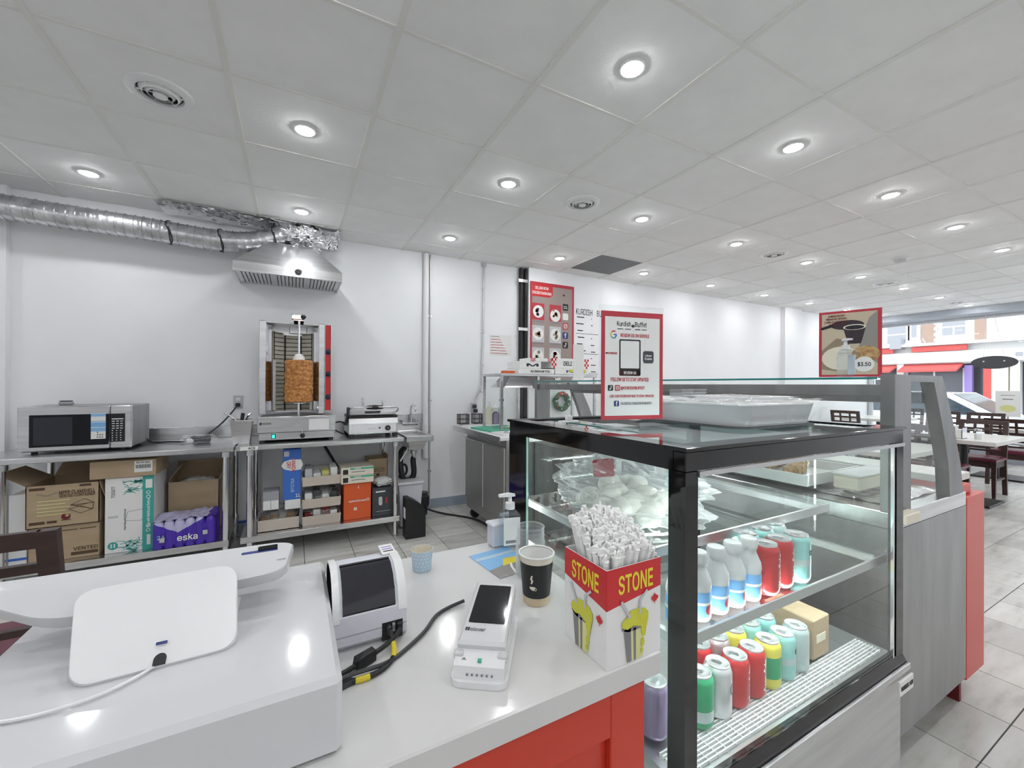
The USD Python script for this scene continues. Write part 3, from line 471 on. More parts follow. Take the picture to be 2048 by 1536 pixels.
# ------------------------------------------------------------------ boxes under the left table (shelf top .178)
S = .178
def carton(name, label, x0, x1, y0, y1, z0, z1, mat, cat_='box', closed=True, flaps=(), inside='cardboard_dark'):
    """A carton; open ones are four walls and a bottom, with flaps given as (edge, angle from upright, length)."""
    t = thing(name, label, cat_, ((x0+x1)/2, (y0+y1)/2, z0)); w, d_, h, k = (x1-x0)/2, (y1-y0)/2, z1-z0, .004
    if closed: obj('body', box(-w, w, -d_, d_, 0, h, .003), mat, t); return t, w, d_, h
    obj('body', cat([box(-w, w, -d_, -d_+k, 0, h), box(-w, w, d_-k, d_, 0, h), box(-w, -w+k, -d_, d_, 0, h), box(w-k, w, -d_, d_, 0, h), box(-w, w, -d_, d_, 0, k)]), mat, t)
    for e, a, L in flaps:
        s_, c_ = math.sin(a)*L, math.cos(a)*L
        q_ = {'l': [(-w, -d_, h), (-w, d_, h), (-w-s_, d_*.9, h+c_), (-w-s_, -d_*.9, h+c_)], 'r': [(w, -d_, h), (w, d_, h), (w+s_, d_*.9, h+c_), (w+s_, -d_*.9, h+c_)],
              'f': [(-w, -d_, h), (w, -d_, h), (w*.95, -d_-s_, h+c_), (-w*.95, -d_-s_, h+c_)], 'b': [(-w, d_, h), (w, d_, h), (w*.95, d_+s_, h+c_), (-w*.95, d_+s_, h+c_)]}[e]
        q_ = np.array(q_, float); n = np.cross(q_[1]-q_[0], q_[3]-q_[0]); n /= np.linalg.norm(n); obj('flap', hull(np.vstack([q_, q_+n*.003])), mat, t)
    return t, w, d_, h
def pr(t, name, x0, x1, y, z0, z1, mat): return obj(name, box(x0, x1, y-.0012, y, z0, z1), mat, t)
def lab(t, s_, x, y, z, h, w, mat, up=UZ, right=UX, bold=True): return obj('lettering', place(text(s_, h, w, bold), (x, y-.0013, z), right, up), mat, t)
b1, w, d_, h = carton('takeout_carton', 'lower brown takeout-container carton on the left shelf', -1.47, -1.14, 3.70, 4.05, S, .40, 'cardboard')
pr(b1, 'print', -.10, .06, -d_, .185, .19, 'print_brown'); pr(b1, 'print', .07, .15, -d_, .185, .19, 'print_brown'); lab(b1, 'VENTED', .10, -d_, .06, .022, .12, 'print_brown'); pr(b1, 'print_block', .03, .16, -d_, .02, .04, 'print_brown')
b2, w, d_, h = carton('takeout_carton', 'open brown takeout-container carton with clamshell print, on top of the lower carton', -1.475, -1.135, 3.68, 4.03, .401, .668, 'cardboard', closed=False, flaps=(('l', 1.0, .16), ('b', .9, .15), ('r', 2.9, .12)))
lab(b2, 'MPPP CLAMSHELL', .065, -d_, .215, .022, .17, 'print_brown'); lab(b2, 'VENTED CONTAINER', .065, -d_, .192, .018, .17, 'print_brown')
for x0, x1, z0, z1 in ((-.155, -.085, .238, .254), (.075, .13, .245, .26), (-.155, -.085, .022, .040), (-.075, -.03, .024, .040), (-.01, .035, .035, .04)): pr(b2, 'print_block', x0, x1, -d_, z0, z1, 'print_brown')
for k in range(5): pr(b2, 'print', -.12, .03-.02*(k % 2), -d_, .165-.022*k, .169-.022*k, 'pale_yellow')
obj('clamshell_print', place(cat([extrude(sg.Polygon(p).buffer(0).difference(sg.Polygon(p).buffer(-.003)), .0008) for p in ([(.03, .13), (.10, .165), (.145, .135), (.06, .12)], [(.02, .105), (.08, .12), (.14, .09), (.08, .07)], [(.03, .13), (.06, .12), (.14, .09), (.145, .135)])]), (0, -d_-.0002, 0), UX, UZ), 'print_brown', b2)
obj('stamp_print', place(extrude(sg.Point(0, 0).buffer(.022, 8).difference(sg.Point(.006, .006).buffer(.010, 6)), .0008), (.012, -d_-.0002, .06), UX, UZ), 'dark_red', b2); obj('swoosh_print', place(extrude(sg.LineString([(-.12, .215), (-.08, .20), (-.03, .215)]).buffer(.004), .0008), (0, -d_-.0002, 0), UX, UZ), 'gum', b2)
b3, w, d_, h = carton('bag_carton', 'tall white carton with a teal stripe standing on the left shelf', -1.108, -.855, 3.68, 4.0, S, .682, 'white_matte')
st = pr(b3, 'stripe', .066, w, -d_, 0, h, 'teal'); obj('code_print', box(.082, .118, -d_-.002, -d_-.001, .42, .48), 'paper', st); obj('code_print', box(.09, .11, -d_-.002, -d_-.001, .03, .10), 'paper', st)
obj('lettering', place(text('Bags with Reinforced Bottom', .016, .20), (.097, -d_-.0014, .25), (0, 0, 1), (-1, 0, 0)), 'paper', st)
for z in (.36, .39, .13, .16): obj('symbol_print', place(extrude(ring_poly(.012, .008, 16), .001), (.097, -d_-.0014, z), UX, UZ), 'paper', st)
obj('lettering', place(text('TOC&77', .018, .075), (-.085, -d_-.0013, .41), (0, 0, 1), (-1, 0, 0)), 'grey_ink', b3); obj('lettering', place(text('Paper Bags with Reinforced', .010, .14), (-.025, -d_-.0013, .22), (0, 0, 1), (-1, 0, 0)), 'grey_ink', b3)
for zc in (.44, .05): obj('grass_print', place(cat([extrude(sg.LineString([(x, y), (x+.04*rng.uniform(-1, 1), y+.012*rng.uniform(-1, 1)), (x+.03*rng.uniform(-1.5, 1.5), y+.02*rng.uniform(-1, 1))]).buffer(.0018), .0008) for x, y in [(rng.uniform(-.03, .05), rng.uniform(-.04, .04)) for _ in range(26)]]), (.0, -d_-.0003, zc), UX, UZ), 'teal_ink', b3)
obj('bag_print', place(extrude(sg.Polygon([(-.045, -.03), (.04, -.04), (.06, .0), (.045, .04), (-.03, .03)]).buffer(0).difference(sg.Polygon([(-.045, -.03), (.04, -.04), (.06, .0), (.045, .04), (-.03, .03)]).buffer(-.002)), .0008), (.02, -d_-.0003, .24), UX, UZ), 'grey_ink', b3)
obj('emblem', place(extrude(sg.Point(0, 0).buffer(.026, 8).difference(sg.box(-.012, -.014, -.004, .014)).difference(sg.box(.004, -.014, .012, .014)), .0008), (-.085, -d_-.0003, .05), UX, UZ), 'teal', b3); obj('logo', box(-.11, -.06, -d_-.001, -d_, .235, .25), 'light_grey', b3)
b4, w, d_, h = carton('lid_carton', 'shallow brown carton with a white barcode label, lying on the tall white carton', -1.178, -.84, 3.66, 3.98, .685, .80, 'cardboard')
lb = pr(b4, 'label', .135, .28-.125+.0, -d_, .03, .108, 'paper') if False else obj('label', box(.055, .15, -d_-.0015, -d_, .03, .105), 'paper', b4)
for k in range(10): obj('bar', box(.063+.008*k, .067+.008*k, -d_-.0022, -d_-.0015, .055, .08), 'ink', lb)
obj('lettering', place(text('IM 23 440', .010, .07), (.10, -d_-.0017, .095), UX, UZ), 'ink', lb)
b5, w, d_, h = carton('brown_carton', 'open plain brown carton behind the purple water pack', -.832, -.515, 3.92, 4.2, S, .575, 'cardboard', closed=False, flaps=(('l', -.5, .13), ('r', .35, .13), ('b', -.1, .12)))
obj('contents', blob((0, 0, h-.05), (.13, .11, .05), 4, .3), 'paper', b5)
# water pack: print changes along a line on the film
MATS['water_film'] = usdkit.material(stage, '/World/Looks/water_film', {'c': ('texture_coordinate', {}), 's': ('separate_xyz', {}), 'a': ('math', {'math_type': 'add', 'value2': .035}), 'ab': ('math', {'math_type': 'absolute'}),
    'k': ('math', {'math_type': 'multiply', 'value2': .55}), 'd': ('math', {'math_type': 'subtract'}), 'g': ('math', {'math_type': 'greater_than', 'value2': .105}), 'm': ('mix', {'color1': (.075, .03, .42), 'color2': (.55, .53, .76)}), 'p': ('principled_bsdf', {'roughness': .2})},
    [('c.object', 's.vector'), ('s.x', 'a.value1'), ('a.value', 'ab.value1'), ('ab.value', 'k.value1'), ('s.z', 'd.value1'), ('k.value', 'd.value2'), ('d.value', 'g.value1'), ('g.value', 'm.fac'), ('m.color', 'p.base_color')], surface='p.BSDF')
wpk = thing('water_pack', 'purple shrink-wrapped pack of 24 water bottles at the right of the left shelf', 'water pack', (-.674, 3.735, S))
sh = [hull(np.vstack([np.c_[.032*np.cos(a)+x, .032*np.sin(a)+y, np.full(14, z)] for z in (.004, .15)]+[np.c_[.027*np.cos(a)+x, .027*np.sin(a)+y, np.full(14, .178)], np.c_[.016*np.cos(a)+x, .016*np.sin(a)+y, np.full(14, .196)]])) for x in np.linspace(-.145, .145, 6) for y in (-.095, -.03, .035, .1) for a in [np.linspace(0, 2*np.pi, 14, endpoint=False)]]
obj('wrap', cat(sh+[box(-.165, .165, -.118, .118, .004, .165, .02)]), 'water_film', wpk)
obj('lettering', place(text('eska', .040, .115), (.02, -.1305, .068), UX, (.0, .12, 1)), 'paper', wpk); obj('lettering', place(text('24', .026), (-.125, -.1305, .085), UX, UZ), 'can_teal', wpk)
for x in (-.12, .12): obj('print_block', box(x-.014, x+.014, -.1315, -.1305, .05 if x < 0 else .07, .08 if x < 0 else .10), 'light_grey', wpk)
obj('top_film', xf(wavy(-.178, .178, -.125, .13, .188, .045, 11, 6, 40, 28), (0, 0, .0)), 'water_film', wpk, smooth=True)
bl = thing('white_carton', 'white carton with a blue stripe at the left end of the left shelf', 'box', (-1.52, 3.86, S)); obj('body', box(-.04, .04, -.15, .15, 0, .44, .003), 'white_matte', bl); obj('stripe', box(-.041, .041, -.1515, -.15, .03, .045), 'blue', bl)
# ------------------------------------------------------------------ things under the right table
bs = thing('stacked_cartons_tray', 'low cardboard tray of cartons under plastic at the left end of the right shelf', 'tray', (-.10, 3.84, S))
obj('tray', cat([box(-.145, .145, -.16, -.156, 0, .09), box(-.145, .145, .156, .16, 0, .09), box(-.145, -.141, -.16, .16, 0, .09), box(.141, .145, -.16, .16, 0, .09), box(-.145, .145, -.16, .16, 0, .004)]), 'tray_pale', bs)
obj('film', blob((0, 0, .08), (.14, .15, .085), 6, .25, 4), 'plastic_bag', bs); obj('contents', cat([box(-.12+.06*k, -.07+.06*k, -.13, .1, .006, .10+.015*(k % 2), .004) for k in range(4)]), 'cardboard_dark', bs)
for i, (x, z, l) in enumerate(((-.20, .335, 'small white carton on the plastic-wrapped tray, left of the blue box'), (-.05, .325, 'small white double carton under the blue upright box'))):
    c = thing('small_carton', l, 'box', (x+.045, 3.78, z)); obj('body', box(-.055, .055, -.08, .08, 0, .145 if i == 0 else .075, .003), 'grey_plastic' if i == 0 else 'white_matte', c)
    for sx in (-1, 1): obj('face', box(-.052 if sx < 0 else .002, -.002 if sx < 0 else .052, -.0815, -.08, .005, .075 if i == 0 else .07), 'white_matte', c)
cb = thing('soda_carton', 'tall bright blue soda carton standing on end, right shelf', 'box', (-.012, 3.77, .40)); obj('body', box(-.063, .063, -.07, .07, 0, .40, .003), 'blue', cb)
obj('crest', place(extrude(sg.Polygon([(-.04, .07), (-.02, .075), (0, .085), (.02, .075), (.04, .07), (.045, 0), (.03, -.05), (0, -.07), (-.03, -.05), (-.045, 0)]), .001), (-.005, -.0705, .275), (0, 0, -1), UX), 'paper', cb)
obj('lettering', place(text('CANADA', .026, .105), (.012, -.072, .275), (0, 0, -1), UX), 'red', cb); obj('lettering', place(text('DRY', .028, .05), (-.022, -.072, .275), (0, 0, -1), UX), 'red', cb); obj('lettering', place(text('VOLCLUB', .022, .11), (.005, -.0715, .115), (0, 0, -1), UX), 'baby_blue', cb)
obj('code_print', box(-.055, -.02, -.0715, -.07, .345, .385), 'light_grey', cb); obj('lettering', place(text('1L', .025), (.045, -.0715, .03), UX, UZ), 'paper', cb)
for k, (z, l, col) in enumerate(((S, 'cardboard tray of plastic-wrapped packs, lowest of the stack of three trays', 'dark_red'), (.315, 'cardboard tray of plastic-wrapped packs, middle of the stack of three trays', 'charcoal'), (.495, 'cardboard tray of plastic-wrapped packs, topmost of the stack of three trays', 'light_grey'))):
    t = thing('snack_tray', l, 'tray', (.205, 3.83, z)); w, hh = .14, .075
    obj('tray', cat([hull([(-w, -.14, 0), (w, -.14, 0), (-w-.005, -.145, hh), (w+.005, -.145, hh), (-w, -.136, 0), (w, -.136, 0), (-w-.005, -.141, hh), (w+.005, -.141, hh)]), box(-w, w, .136, .14, 0, hh), box(-w, -w+.004, -.14, .14, 0, hh), box(w-.004, w, -.14, .14, 0, hh), box(-w, w, -.14, .14, 0, .004)]), 'tray_pale', t)
    for q in range(4): obj('pack', box(-.125+.063*q, -.07+.063*q, -.12, .12, .006, .095+.02*((q+k) % 3), .006), ('can_yellow' if k == 2 and q == 2 else ('paper' if (q+k) % 2 else col)), t)
    obj('film', blob((0, 0, .078), (.135, .135, .058), 11+k, .35, 4), 'plastic_bag', t)
pb = thing('plastic_scrap', 'strip of clear plastic hanging between the trays on the right shelf', 'plastic'); obj('strip', tube(smooth_path([(.045, 3.67, .36), (.055, 3.665, .30), (.05, 3.66, .25), (.08, 3.66, .2)]), .012, 6), 'film', pb)
ob, w, d_, h = carton('orange_box', 'bright orange box on the right shelf under two flat food boxes', .372, .59, 3.69, 3.95, S, .484, 'orange')
lab(ob, 'eplenishment', 0, -d_, .155, .016, .14, 'paper'); pr(ob, 'print', .005, .01, -d_, .255, .28, 'paper'); obj('mark', place(extrude(ring_poly(.011, .007, 14), .001), (.083, -d_-.0003, .158), UX, UZ), 'paper', ob); obj('print', box(-.03, -.005, -d_-.001, -d_, .075, .10), 'cream', ob)
for k, z in enumerate((.485, .553)):
    t = thing('food_box', ('white and green flat food box directly on the orange box', 'white and green flat food box, topmost above the orange box')[k], 'box', (.478, 3.80, z)); obj('body', box(-.13, .13, -.13, .13, 0, .066, .003), 'cream', t)
    pr(t, 'stripe', -.06, .13, -.13, .048, .062, 'green_board'); pr(t, 'badge', -.115, -.075, -.13, .012, .052, 'ink'); pr(t, 'print', -.05, .06, -.13, .026, .032, 'grey_ink')
    obj('lettering', place(text('FROZEN', .010), (0, -.1315, .055), UX, UZ), 'paper', t)
kb_, w, d_, h = carton('kraft_carton', 'brown carton with dark print behind the charcoal box, right end of the right shelf', .60, .77, 3.91, 4.13, S, .635, 'cardboard', closed=False, flaps=(('r', .2, .03),)); lab(kb_, 'FRAGILE TOP', 0, -d_, .365, .014, .12, 'print_brown'); lab(kb_, 'BEEF & FILO', 0, -d_, .345, .012, .12, 'print_brown')
obj('emblem', place(extrude(sg.Point(0, 0).buffer(.014, 6), .001), (0, -d_-.0003, .31), UX, UZ), 'print_brown', kb_)
dk, w, d_, h = carton('charcoal_box', 'charcoal appliance box at the right end of the right shelf', .60, .775, 3.68, 3.9, S, .418, 'charcoal'); pr(dk, 'lettering_bar', -.06, .02, -d_, .205, .217, 'paper')
obj('picture', place(extrude(rrect(.03, .075, .014), .001), (-.02, -d_-.0003, .13), UX, UZ), 'light_grey', dk); obj('picture', place(extrude(rrect(.016, .05, .006), .001), (.03, -d_-.0003, .13), UX, UZ), 'sign_red', dk); pr(dk, 'print', -.06, .06, -d_, .04, .043, 'light_grey')
pbg = thing('plastic_bundle', 'crumpled white plastic bundle on top of the charcoal box', 'plastic bag', (.70, 3.78, .455)); obj('bag', blob((0, 0, 0), (.075, .07, .036), 21, .5, 4), 'paper', pbg); obj('film', blob((0, 0, .005), (.082, .074, .042), 23, .5, 4), 'film', pbg)

# ------------------------------------------------------------------ prep fridge and shelf by the back wall
pf = thing('prep_fridge', 'stainless two-door prep fridge with a white cutting-board top by the back wall', 'fridge', (1.52, 2.99, 0))
obj('body', box(.02, .78, 0, .87, .10, .86, .004), 'steel_door', pf)
for y0, y1 in ((.005, .43), (.438, .865)):
    d = obj('door', box(0, .022, y0, y1, .20, .80, .008), 'steel_door', pf); obj('handle_lip', box(-.012, .0, y0+.01, y1-.01, .785, .80, .003), 'steel_x', d)
obj('kick_plate', box(.03, .05, .02, .85, .10, .19), 'dark_plastic', pf); obj('worktop', box(-.04, .80, 0, 1.10, .86, .895, .005), 'white_plastic', pf); obj('edge_trim', box(-.046, -.04, 0, 1.10, .845, .895), 'steel_x', pf)
for x in (.08, .7):
    for y in (.06, .8): obj('caster', cat([cyl((x, y-.02, .045), (x, y+.02, .045), .045, 14), box(x-.02, x+.02, y-.024, y+.024, .08, .105)]), 'black_rubber', pf)
def board(name, label, loc, rz, w, d_, mat): return single(name, xf(extrude(rrect(w, d_, .02), .014), loc, rz), mat, label, 'cutting board')
board('cutting_board', 'white plastic cutting board at the far left end of the prep fridge top', (1.72, 3.90, .896), .0, .40, .24, 'white_plastic')
board('cutting_board', 'green cutting board on the prep fridge top', (1.74, 3.52, .896), .12, .42, .42, 'green_board'); board('cutting_board', 'white cutting board at the near end of the prep fridge top', (1.70, 3.14, .896), .0, .36, .24, 'white_plastic')
kn = thing('carving_knife', 'knife with a pale wooden handle lying on the green cutting board', 'knife', (1.80, 3.46, .911), -.5); obj('handle', box(-.02, .11, -.014, .014, 0, .018, .005), 'wood_pale', kn); obj('blade', hull([(-.02, -.016, .006), (-.02, .016, .006), (-.2, .012, .006), (-.17, -.02, .006), (-.02, -.016, .008), (-.02, .016, .008), (-.2, .012, .008), (-.17, -.02, .008)]), 'chrome', kn)
tg = thing('tongs', 'steel tongs lying on the near white cutting board', 'tongs', (1.66, 3.12, .912), .3); obj('arm', tube(smooth_path([(-.1, 0, .006), (.0, .025, .012), (.12, .012, .008)]), .005, 6), 'chrome', tg); obj('arm', tube(smooth_path([(-.1, 0, .006), (.0, -.025, .012), (.12, -.012, .008)]), .005, 6), 'chrome', tg)
for i, (x, l) in enumerate(((1.56, 'small wire basket on the prep top, left of the two, by the wall'), (1.72, 'small wire basket on the prep top, right of the two, nearer the bottles'))):
    wbk = thing('wire_basket', l, 'basket', (x, 4.02, .9105 if i else .9105)); R = .055
    obj('frame', cat([tube([(R*c_, R*s_, z) for a in [np.linspace(0, 2*np.pi, 5)+math.pi/4] for c_, s_ in zip(np.cos(a)*1.3, np.sin(a)*1.3)], .003, 5) for z in (.003, .05, .10)]), 'wire_black', wbk)
    obj('mesh', cat([cyl((sx, sy, 0), (sx, sy, .10), .0022, 5) for k in range(-3, 4) for sx, sy in ((k*.016, .05), (k*.016, -.05), (.05, k*.016), (-.05, k*.016))]+[box(-.05, .05, -.05, .05, 0, .003)]), 'wire_black', wbk)
def squeeze(name, label, loc, mat, h=.16, r=.034):
    b = thing(name, label, 'bottle', loc); obj('body', lathe([(.0005, 0), (r, 0), (r, h*.8), (r*.8, h*.92), (.012, h), (.0005, h)], 18), mat, b); return b
bq = squeeze('squeeze_bottle', 'white squeeze sauce bottle on the prep top beside the wire baskets', (1.80, 3.90, .911), 'cream', .19); obj('nozzle', lathe([(.020, .19), (.018, .20), (.004, .235), (.0005, .235)], 12), 'white_plastic', bq)
bq = squeeze('squeeze_bottle', 'squeeze bottle of dark sauce on the prep top, in the middle of the three bottles', (1.875, 3.90, .911), 'can_lilac', .13); obj('cap', lathe([(.036, .13), (.036, .17), (.006, .20), (.0005, .20)], 14), 'white_plastic', bq)
bq = squeeze('spray_bottle', 'white bottle with a black trigger pump on the prep top by the glass', (1.94, 3.88, .897), 'white_plastic', .20); obj('trigger', cat([cyl((0, 0, .20), (0, 0, .25), .010, 8), box(-.03, .02, -.01, .01, .25, .275, .004)]), 'black', bq)
sh_ = thing('overshelf', 'stainless steel overshelf with glass ends standing on the prep fridge', 'shelf', (1.64, 3.30, .896))
obj('plate', box(0, 1.10, 0, .42, .505, .53, .004), 'steel_x', sh_); obj('lamp_housing', hull([(x, y, .50) for x in (.14, .62) for y in (.1, .3)]+[(x, y, .40) for x in (.06, .70) for y in (.05, .35)]), 'steel', sh_, smooth=False)
for x in (.015, .40, 1.08):
    for y in (.02, .40): obj('post', box(x-.012, x+.012, y-.012, y+.012, 0, .505), 'steel_x', sh_)
obj('glass_panel', sheet(.03, 1.07, .39, .395, .03, .48), 'glass', sh_)
def fbox(label, x0, x1, y0, y1, z0, z1, print_=None, checks=False, mat='white_matte'):
    t = thing('packing_box', label, 'box', ((x0+x1)/2, (y0+y1)/2, z0)); w, d_, h = (x1-x0)/2, (y1-y0)/2, z1-z0; obj('body', box(-w, w, -d_, d_, 0, h, .003), mat, t)
    if print_: obj('lettering', place(text(print_, h*.4, w*1.1), (w*.2, -d_-.0013, h*.5), UX, UZ), 'ink', t)
    if checks:
        for sx in (-1, 1): obj('checks', cat([box(sx*(w-.02)-.018+.018*a, sx*(w-.02)-.018+.018*(a+1), -d_-.0015, -d_, h*(b/4), h*((b+1)/4)) for a in range(3) for b in range(4) if (a+b) % 2]), 'red', t)
    return t
fbox('white film box in the lower row on the overshelf, left half', 1.84, 2.24, 3.34, 3.62, 1.427, 1.475, 'ALUMINUM FOIL'); t = fbox('white film box with a green stripe in the lower row on the overshelf, right half', 2.25, 2.66, 3.34, 3.62, 1.427, 1.485, 'FILM'); obj('stripe', box(-.03, .17, -.142, -.14, .022, .05), 'lime', t)
fbox('plain white box in the middle layer on the overshelf, left end', 1.86, 2.1, 3.36, 3.6, 1.477, 1.545, 'M'); fbox('long white box with red checks on the overshelf, right', 2.22, 2.66, 3.36, 3.6, 1.486, 1.585, 'DELI WRAP', True); fbox('white box with red checked ends on the overshelf, topmost in the middle', 1.98, 2.215, 3.36, 3.58, 1.546, 1.58, None, True)
so = thing('orange_sponge', 'small orange sponge at the left end of the overshelf', 'sponge', (1.75, 3.38, 1.427)); obj('pad', box(-.06, .06, -.03, .03, 0, .022, .004), 'orange', so); obj('top', box(-.05, .06, -.03, .03, .022, .03, .002), 'cream', so)
# ------------------------------------------------------------------ hot table
ht = thing('hot_table', 'long stainless hot-food table with curved glass and a red front, right of the display fridge', 'food counter', (1.80, .62, 0)); L = 2.36
obj('end_panel', box(0, .665, 0, .012, .115, .83), 'steel_dull', ht); obj('body', cat([box(0, .02, .012, L, .115, .83), box(0, .665, L-.012, L, .115, .83), box(.645, .665, .012, L, .115, .83), box(0, .665, .012, L, .115, .13)]), 'steel_dull', ht)
obj('worktop', box(0, .665, 0, L, .83, .888, .003), 'steel_x', ht)
fr_o = [(0, .888), (0, 1.362-.0), (.41, 1.362), (.475, 1.26), (.545, 1.13), (.60, 1.01), (.632, .888)]; fr_i = [(.128, .888), (.128, 1.338), (.33, 1.338), (.375, 1.25), (.43, 1.13), (.475, 1.01), (.50, .888)]
rot = trimesh.transformations.rotation_matrix(math.pi/2, [1, 0, 0])
for y in (0.04, L): 
    fm = extrude(sg.Polygon(fr_o).difference(sg.Polygon([(.128, .80)]+fr_i[1:-1]+[(.50, .80)])), .04); fm.apply_transform(rot); fm.apply_translation([0, y, 0]); obj('end_frame', fm, 'steel_frame', ht, smooth=False)
    gm = trimesh.Trimesh([(a_, y-.02, b_) for a_, b_ in fr_i], [[0, 1, 2], [0, 2, 3], [0, 3, 4], [0, 4, 5], [0, 5, 6]], process=False); obj('end_glass', gm, 'glass', ht, smooth=False)
cg = cat([trimesh.Trimesh([(a[0]-.006, .05, a[1]), (a[0]-.006, L-.05, a[1]), (b[0]-.006, L-.05, b[1]), (b[0]-.006, .05, b[1])], [[0, 1, 2], [0, 2, 3]], process=False) for a, b in zip(fr_o[2:-1], fr_o[3:])]); obj('curved_glass', cg, 'glass', ht, smooth=False)
gt = obj('glass_top', sheet(-.01, .40, .045, L, 1.346, 1.354), 'glass', ht); obj('edge', box(-.012, -.010, .045, L, 1.346, 1.354), 'glass_edge', gt); obj('edge', box(-.012, .40, L, L+.002, 1.346, 1.354), 'glass_edge', gt)
obj('beam', box(.01, .035, .04, L-.04, 1.285, 1.328, .002), 'steel_frame', ht); obj('beam', box(.34, .37, .04, L-.04, 1.255, 1.30, .002), 'steel_frame', ht); obj('hinge_block', box(.36, .41, .045, .075, 1.28, 1.30), 'steel_dull', ht)
obj('corner_block', box(-.012, .095, -.035, .0, .862, .895, .003), 'cream', ht)
obj('tray_liner', place(wavy(.0, .48, 0, 1.5, 0, .022, 16, 4, 26, 50), (.10, .05, .889), UX, (0, 1, 0)), 'foil', ht, smooth=False)
fr = obj('front_panel', box(.672, .885, .0, L, .10, .862, .003), 'red_laminate', ht); obj('kick_board', box(.668, .69, .02, L, 0, .10), 'dark_red', fr); obj('top_rail', box(.672, .80, .02, L, .863, .904, .003), 'red_laminate', fr)
obj('ledge', box(.668, .91, .05, L, .905, .937, .003), 'table_white', ht)
for x in (.42, .5): obj('caster', cat([cyl((x, .22, .045), (x+.025, .22, .045), .045, 14), box(x-.002, x+.026, .19, .25, .08, .118)]), 'black_rubber', ht)
for y in (.3, L-.2): obj('foot', cyl((.08, y, 0), (.08, y, .118), .02, 10), 'alu', ht)
tb = thing('bread_tray', 'white tray of sesame bread inside the hot table', 'tray', (2.03, .92, .912)); obj('tray', cat([box(-.20, .23, -.2, .3, 0, .006), box(-.20, .23, -.21, -.2, 0, .045), box(-.20, .23, .3, .31, 0, .045), box(-.21, -.2, -.21, .31, 0, .045), box(.23, .24, -.21, .31, 0, .045)]), 'white_plastic', tb)
for k, (x, y, a) in enumerate(((-.05, -.08, .15), (.03, -.05, .3), (-.04, .05, .0), (.07, .08, -.2), (.14, .0, .2))):
    t = thing('sesame_roll', f'sesame-topped bread roll on the white tray in the hot table, {ORD[k]} from the near left', 'bread', (2.03+x, .92+y, .918), a); obj('crust', blob((0, 0, .026), (.085, .035, .028), 31+k, .18, 3, 3), 'bread', t, smooth=True)
cb2 = thing('cream_container', 'long cream-coloured plastic container on the foil inside the near end of the hot table', 'container', (2.10, .80, .912)); obj('body', box(-.17, .20, -.03, .06, 0, .055, .006), 'cream', cb2); obj('lid', box(-.175, .205, -.035, .065, .055, .062, .003), 'white_plastic', cb2)
tb.GetAttribute('xformOp:translate').Set(Gf.Vec3d(2.05, 1.12, .912))
for p_ in stage.GetPrimAtPath('/World').GetChildren():
    if p_.GetName().startswith('sesame_roll'):
        a_ = p_.GetAttribute('xformOp:translate'); q_ = a_.Get(); a_.Set(Gf.Vec3d(q_[0]+.02, q_[1]+.20, q_[2]))
# things on the hot table's glass top
sg_ = thing('hand_sanitizer', 'clear pump bottle of hand sanitizer on the glass top, in front of the coffee sign', 'bottle', (1.89, .80, 1.3545), .9)
def sanitizer(t, s):
    obj('bottle', xf(cat([box(-.031, .031, -.02, .02, 0, .098, .010), hull([(x, y, .094) for x in (-.028, .028) for y in (-.017, .017)]+[(x, y, .112) for x in (-.012, .012) for y in (-.012, .012)])]), s=s), 'gel', t); obj('label', xf(box(-.024, .024, -.0215, -.0202, .012, .09), s=s), 'white_matte', t); obj('print', xf(box(-.018, .018, -.0222, -.0215, .018, .026), s=s), 'grey_ink', t)
    p = obj('pump', xf(cat([lathe([(.014, .110), (.014, .128), (.006, .130), (.005, .146), (.0005, .146)], 16), hull([(x, y, z) for x in (-.034, .014) for y in (-.007, .007) for z in (.146, .152)]+[(-.005, y, .156) for y in (-.006, .006)])]), s=s), 'white_plastic', t)
sanitizer(sg_, .98)
cs = thing('coffee_sign', 'red-framed photo sign of a coffee cup priced $3.50 on the hot table glass', 'sign', (2.03, .957, 1.355), math.atan2(-.193, .07))
obj('holder', cat([box(0, .205, -.002, .002, 0, .286), box(.01, .195, -.03, .03, 0, .003)]), 'acrylic', cs); obj('frame', box(0, .205, -.0032, -.0021, .006, .286), 'sign_red', cs); obj('photo', box(.010, .192, -.004, -.0032, .015, .276), 'photo_tan', cs)
obj('photo_area', place(extrude(sg.Polygon([(.13, .12), (.192, .06), (.192, .276), (.165, .25)]), .0004), (0, -.004, 0), UX, UZ), 'photo_grey', cs); obj('photo_area', place(extrude(sg.Polygon([(.01, .12), (.06, .17), (.10, .16), (.11, .09), (.06, .03), (.01, .04)]), .0005), (0, -.004, 0), UX, UZ), 'gum', cs)
obj('photo_bun', place(extrude(sg.Polygon([(.075+.065*math.cos(a), .085+.05*math.sin(a)) for a in np.linspace(0, 6.2, 20)]), .0006), (0, -.004, 0), UX, UZ), 'cream', cs); obj('photo_bun', place(extrude(sg.Polygon([(.155+.045*math.cos(a), .10+.035*math.sin(a)) for a in np.linspace(0, 6.2, 16)]), .0006), (0, -.004, 0), UX, UZ), 'bread', cs)
obj('photo_saucer', place(extrude(sg.Polygon([(.125+.055*math.cos(a), .225+.02*math.sin(a)) for a in np.linspace(0, 6.2, 20)]), .0007), (-.03, -.004, 0), UX, UZ), 'photo_dark', cs); obj('photo_spoon', place(extrude(sg.LineString([(.012, .215), (.045, .225)]).buffer(.006), .0007), (0, -.004, 0), UX, UZ), 'photo_coffee', cs)
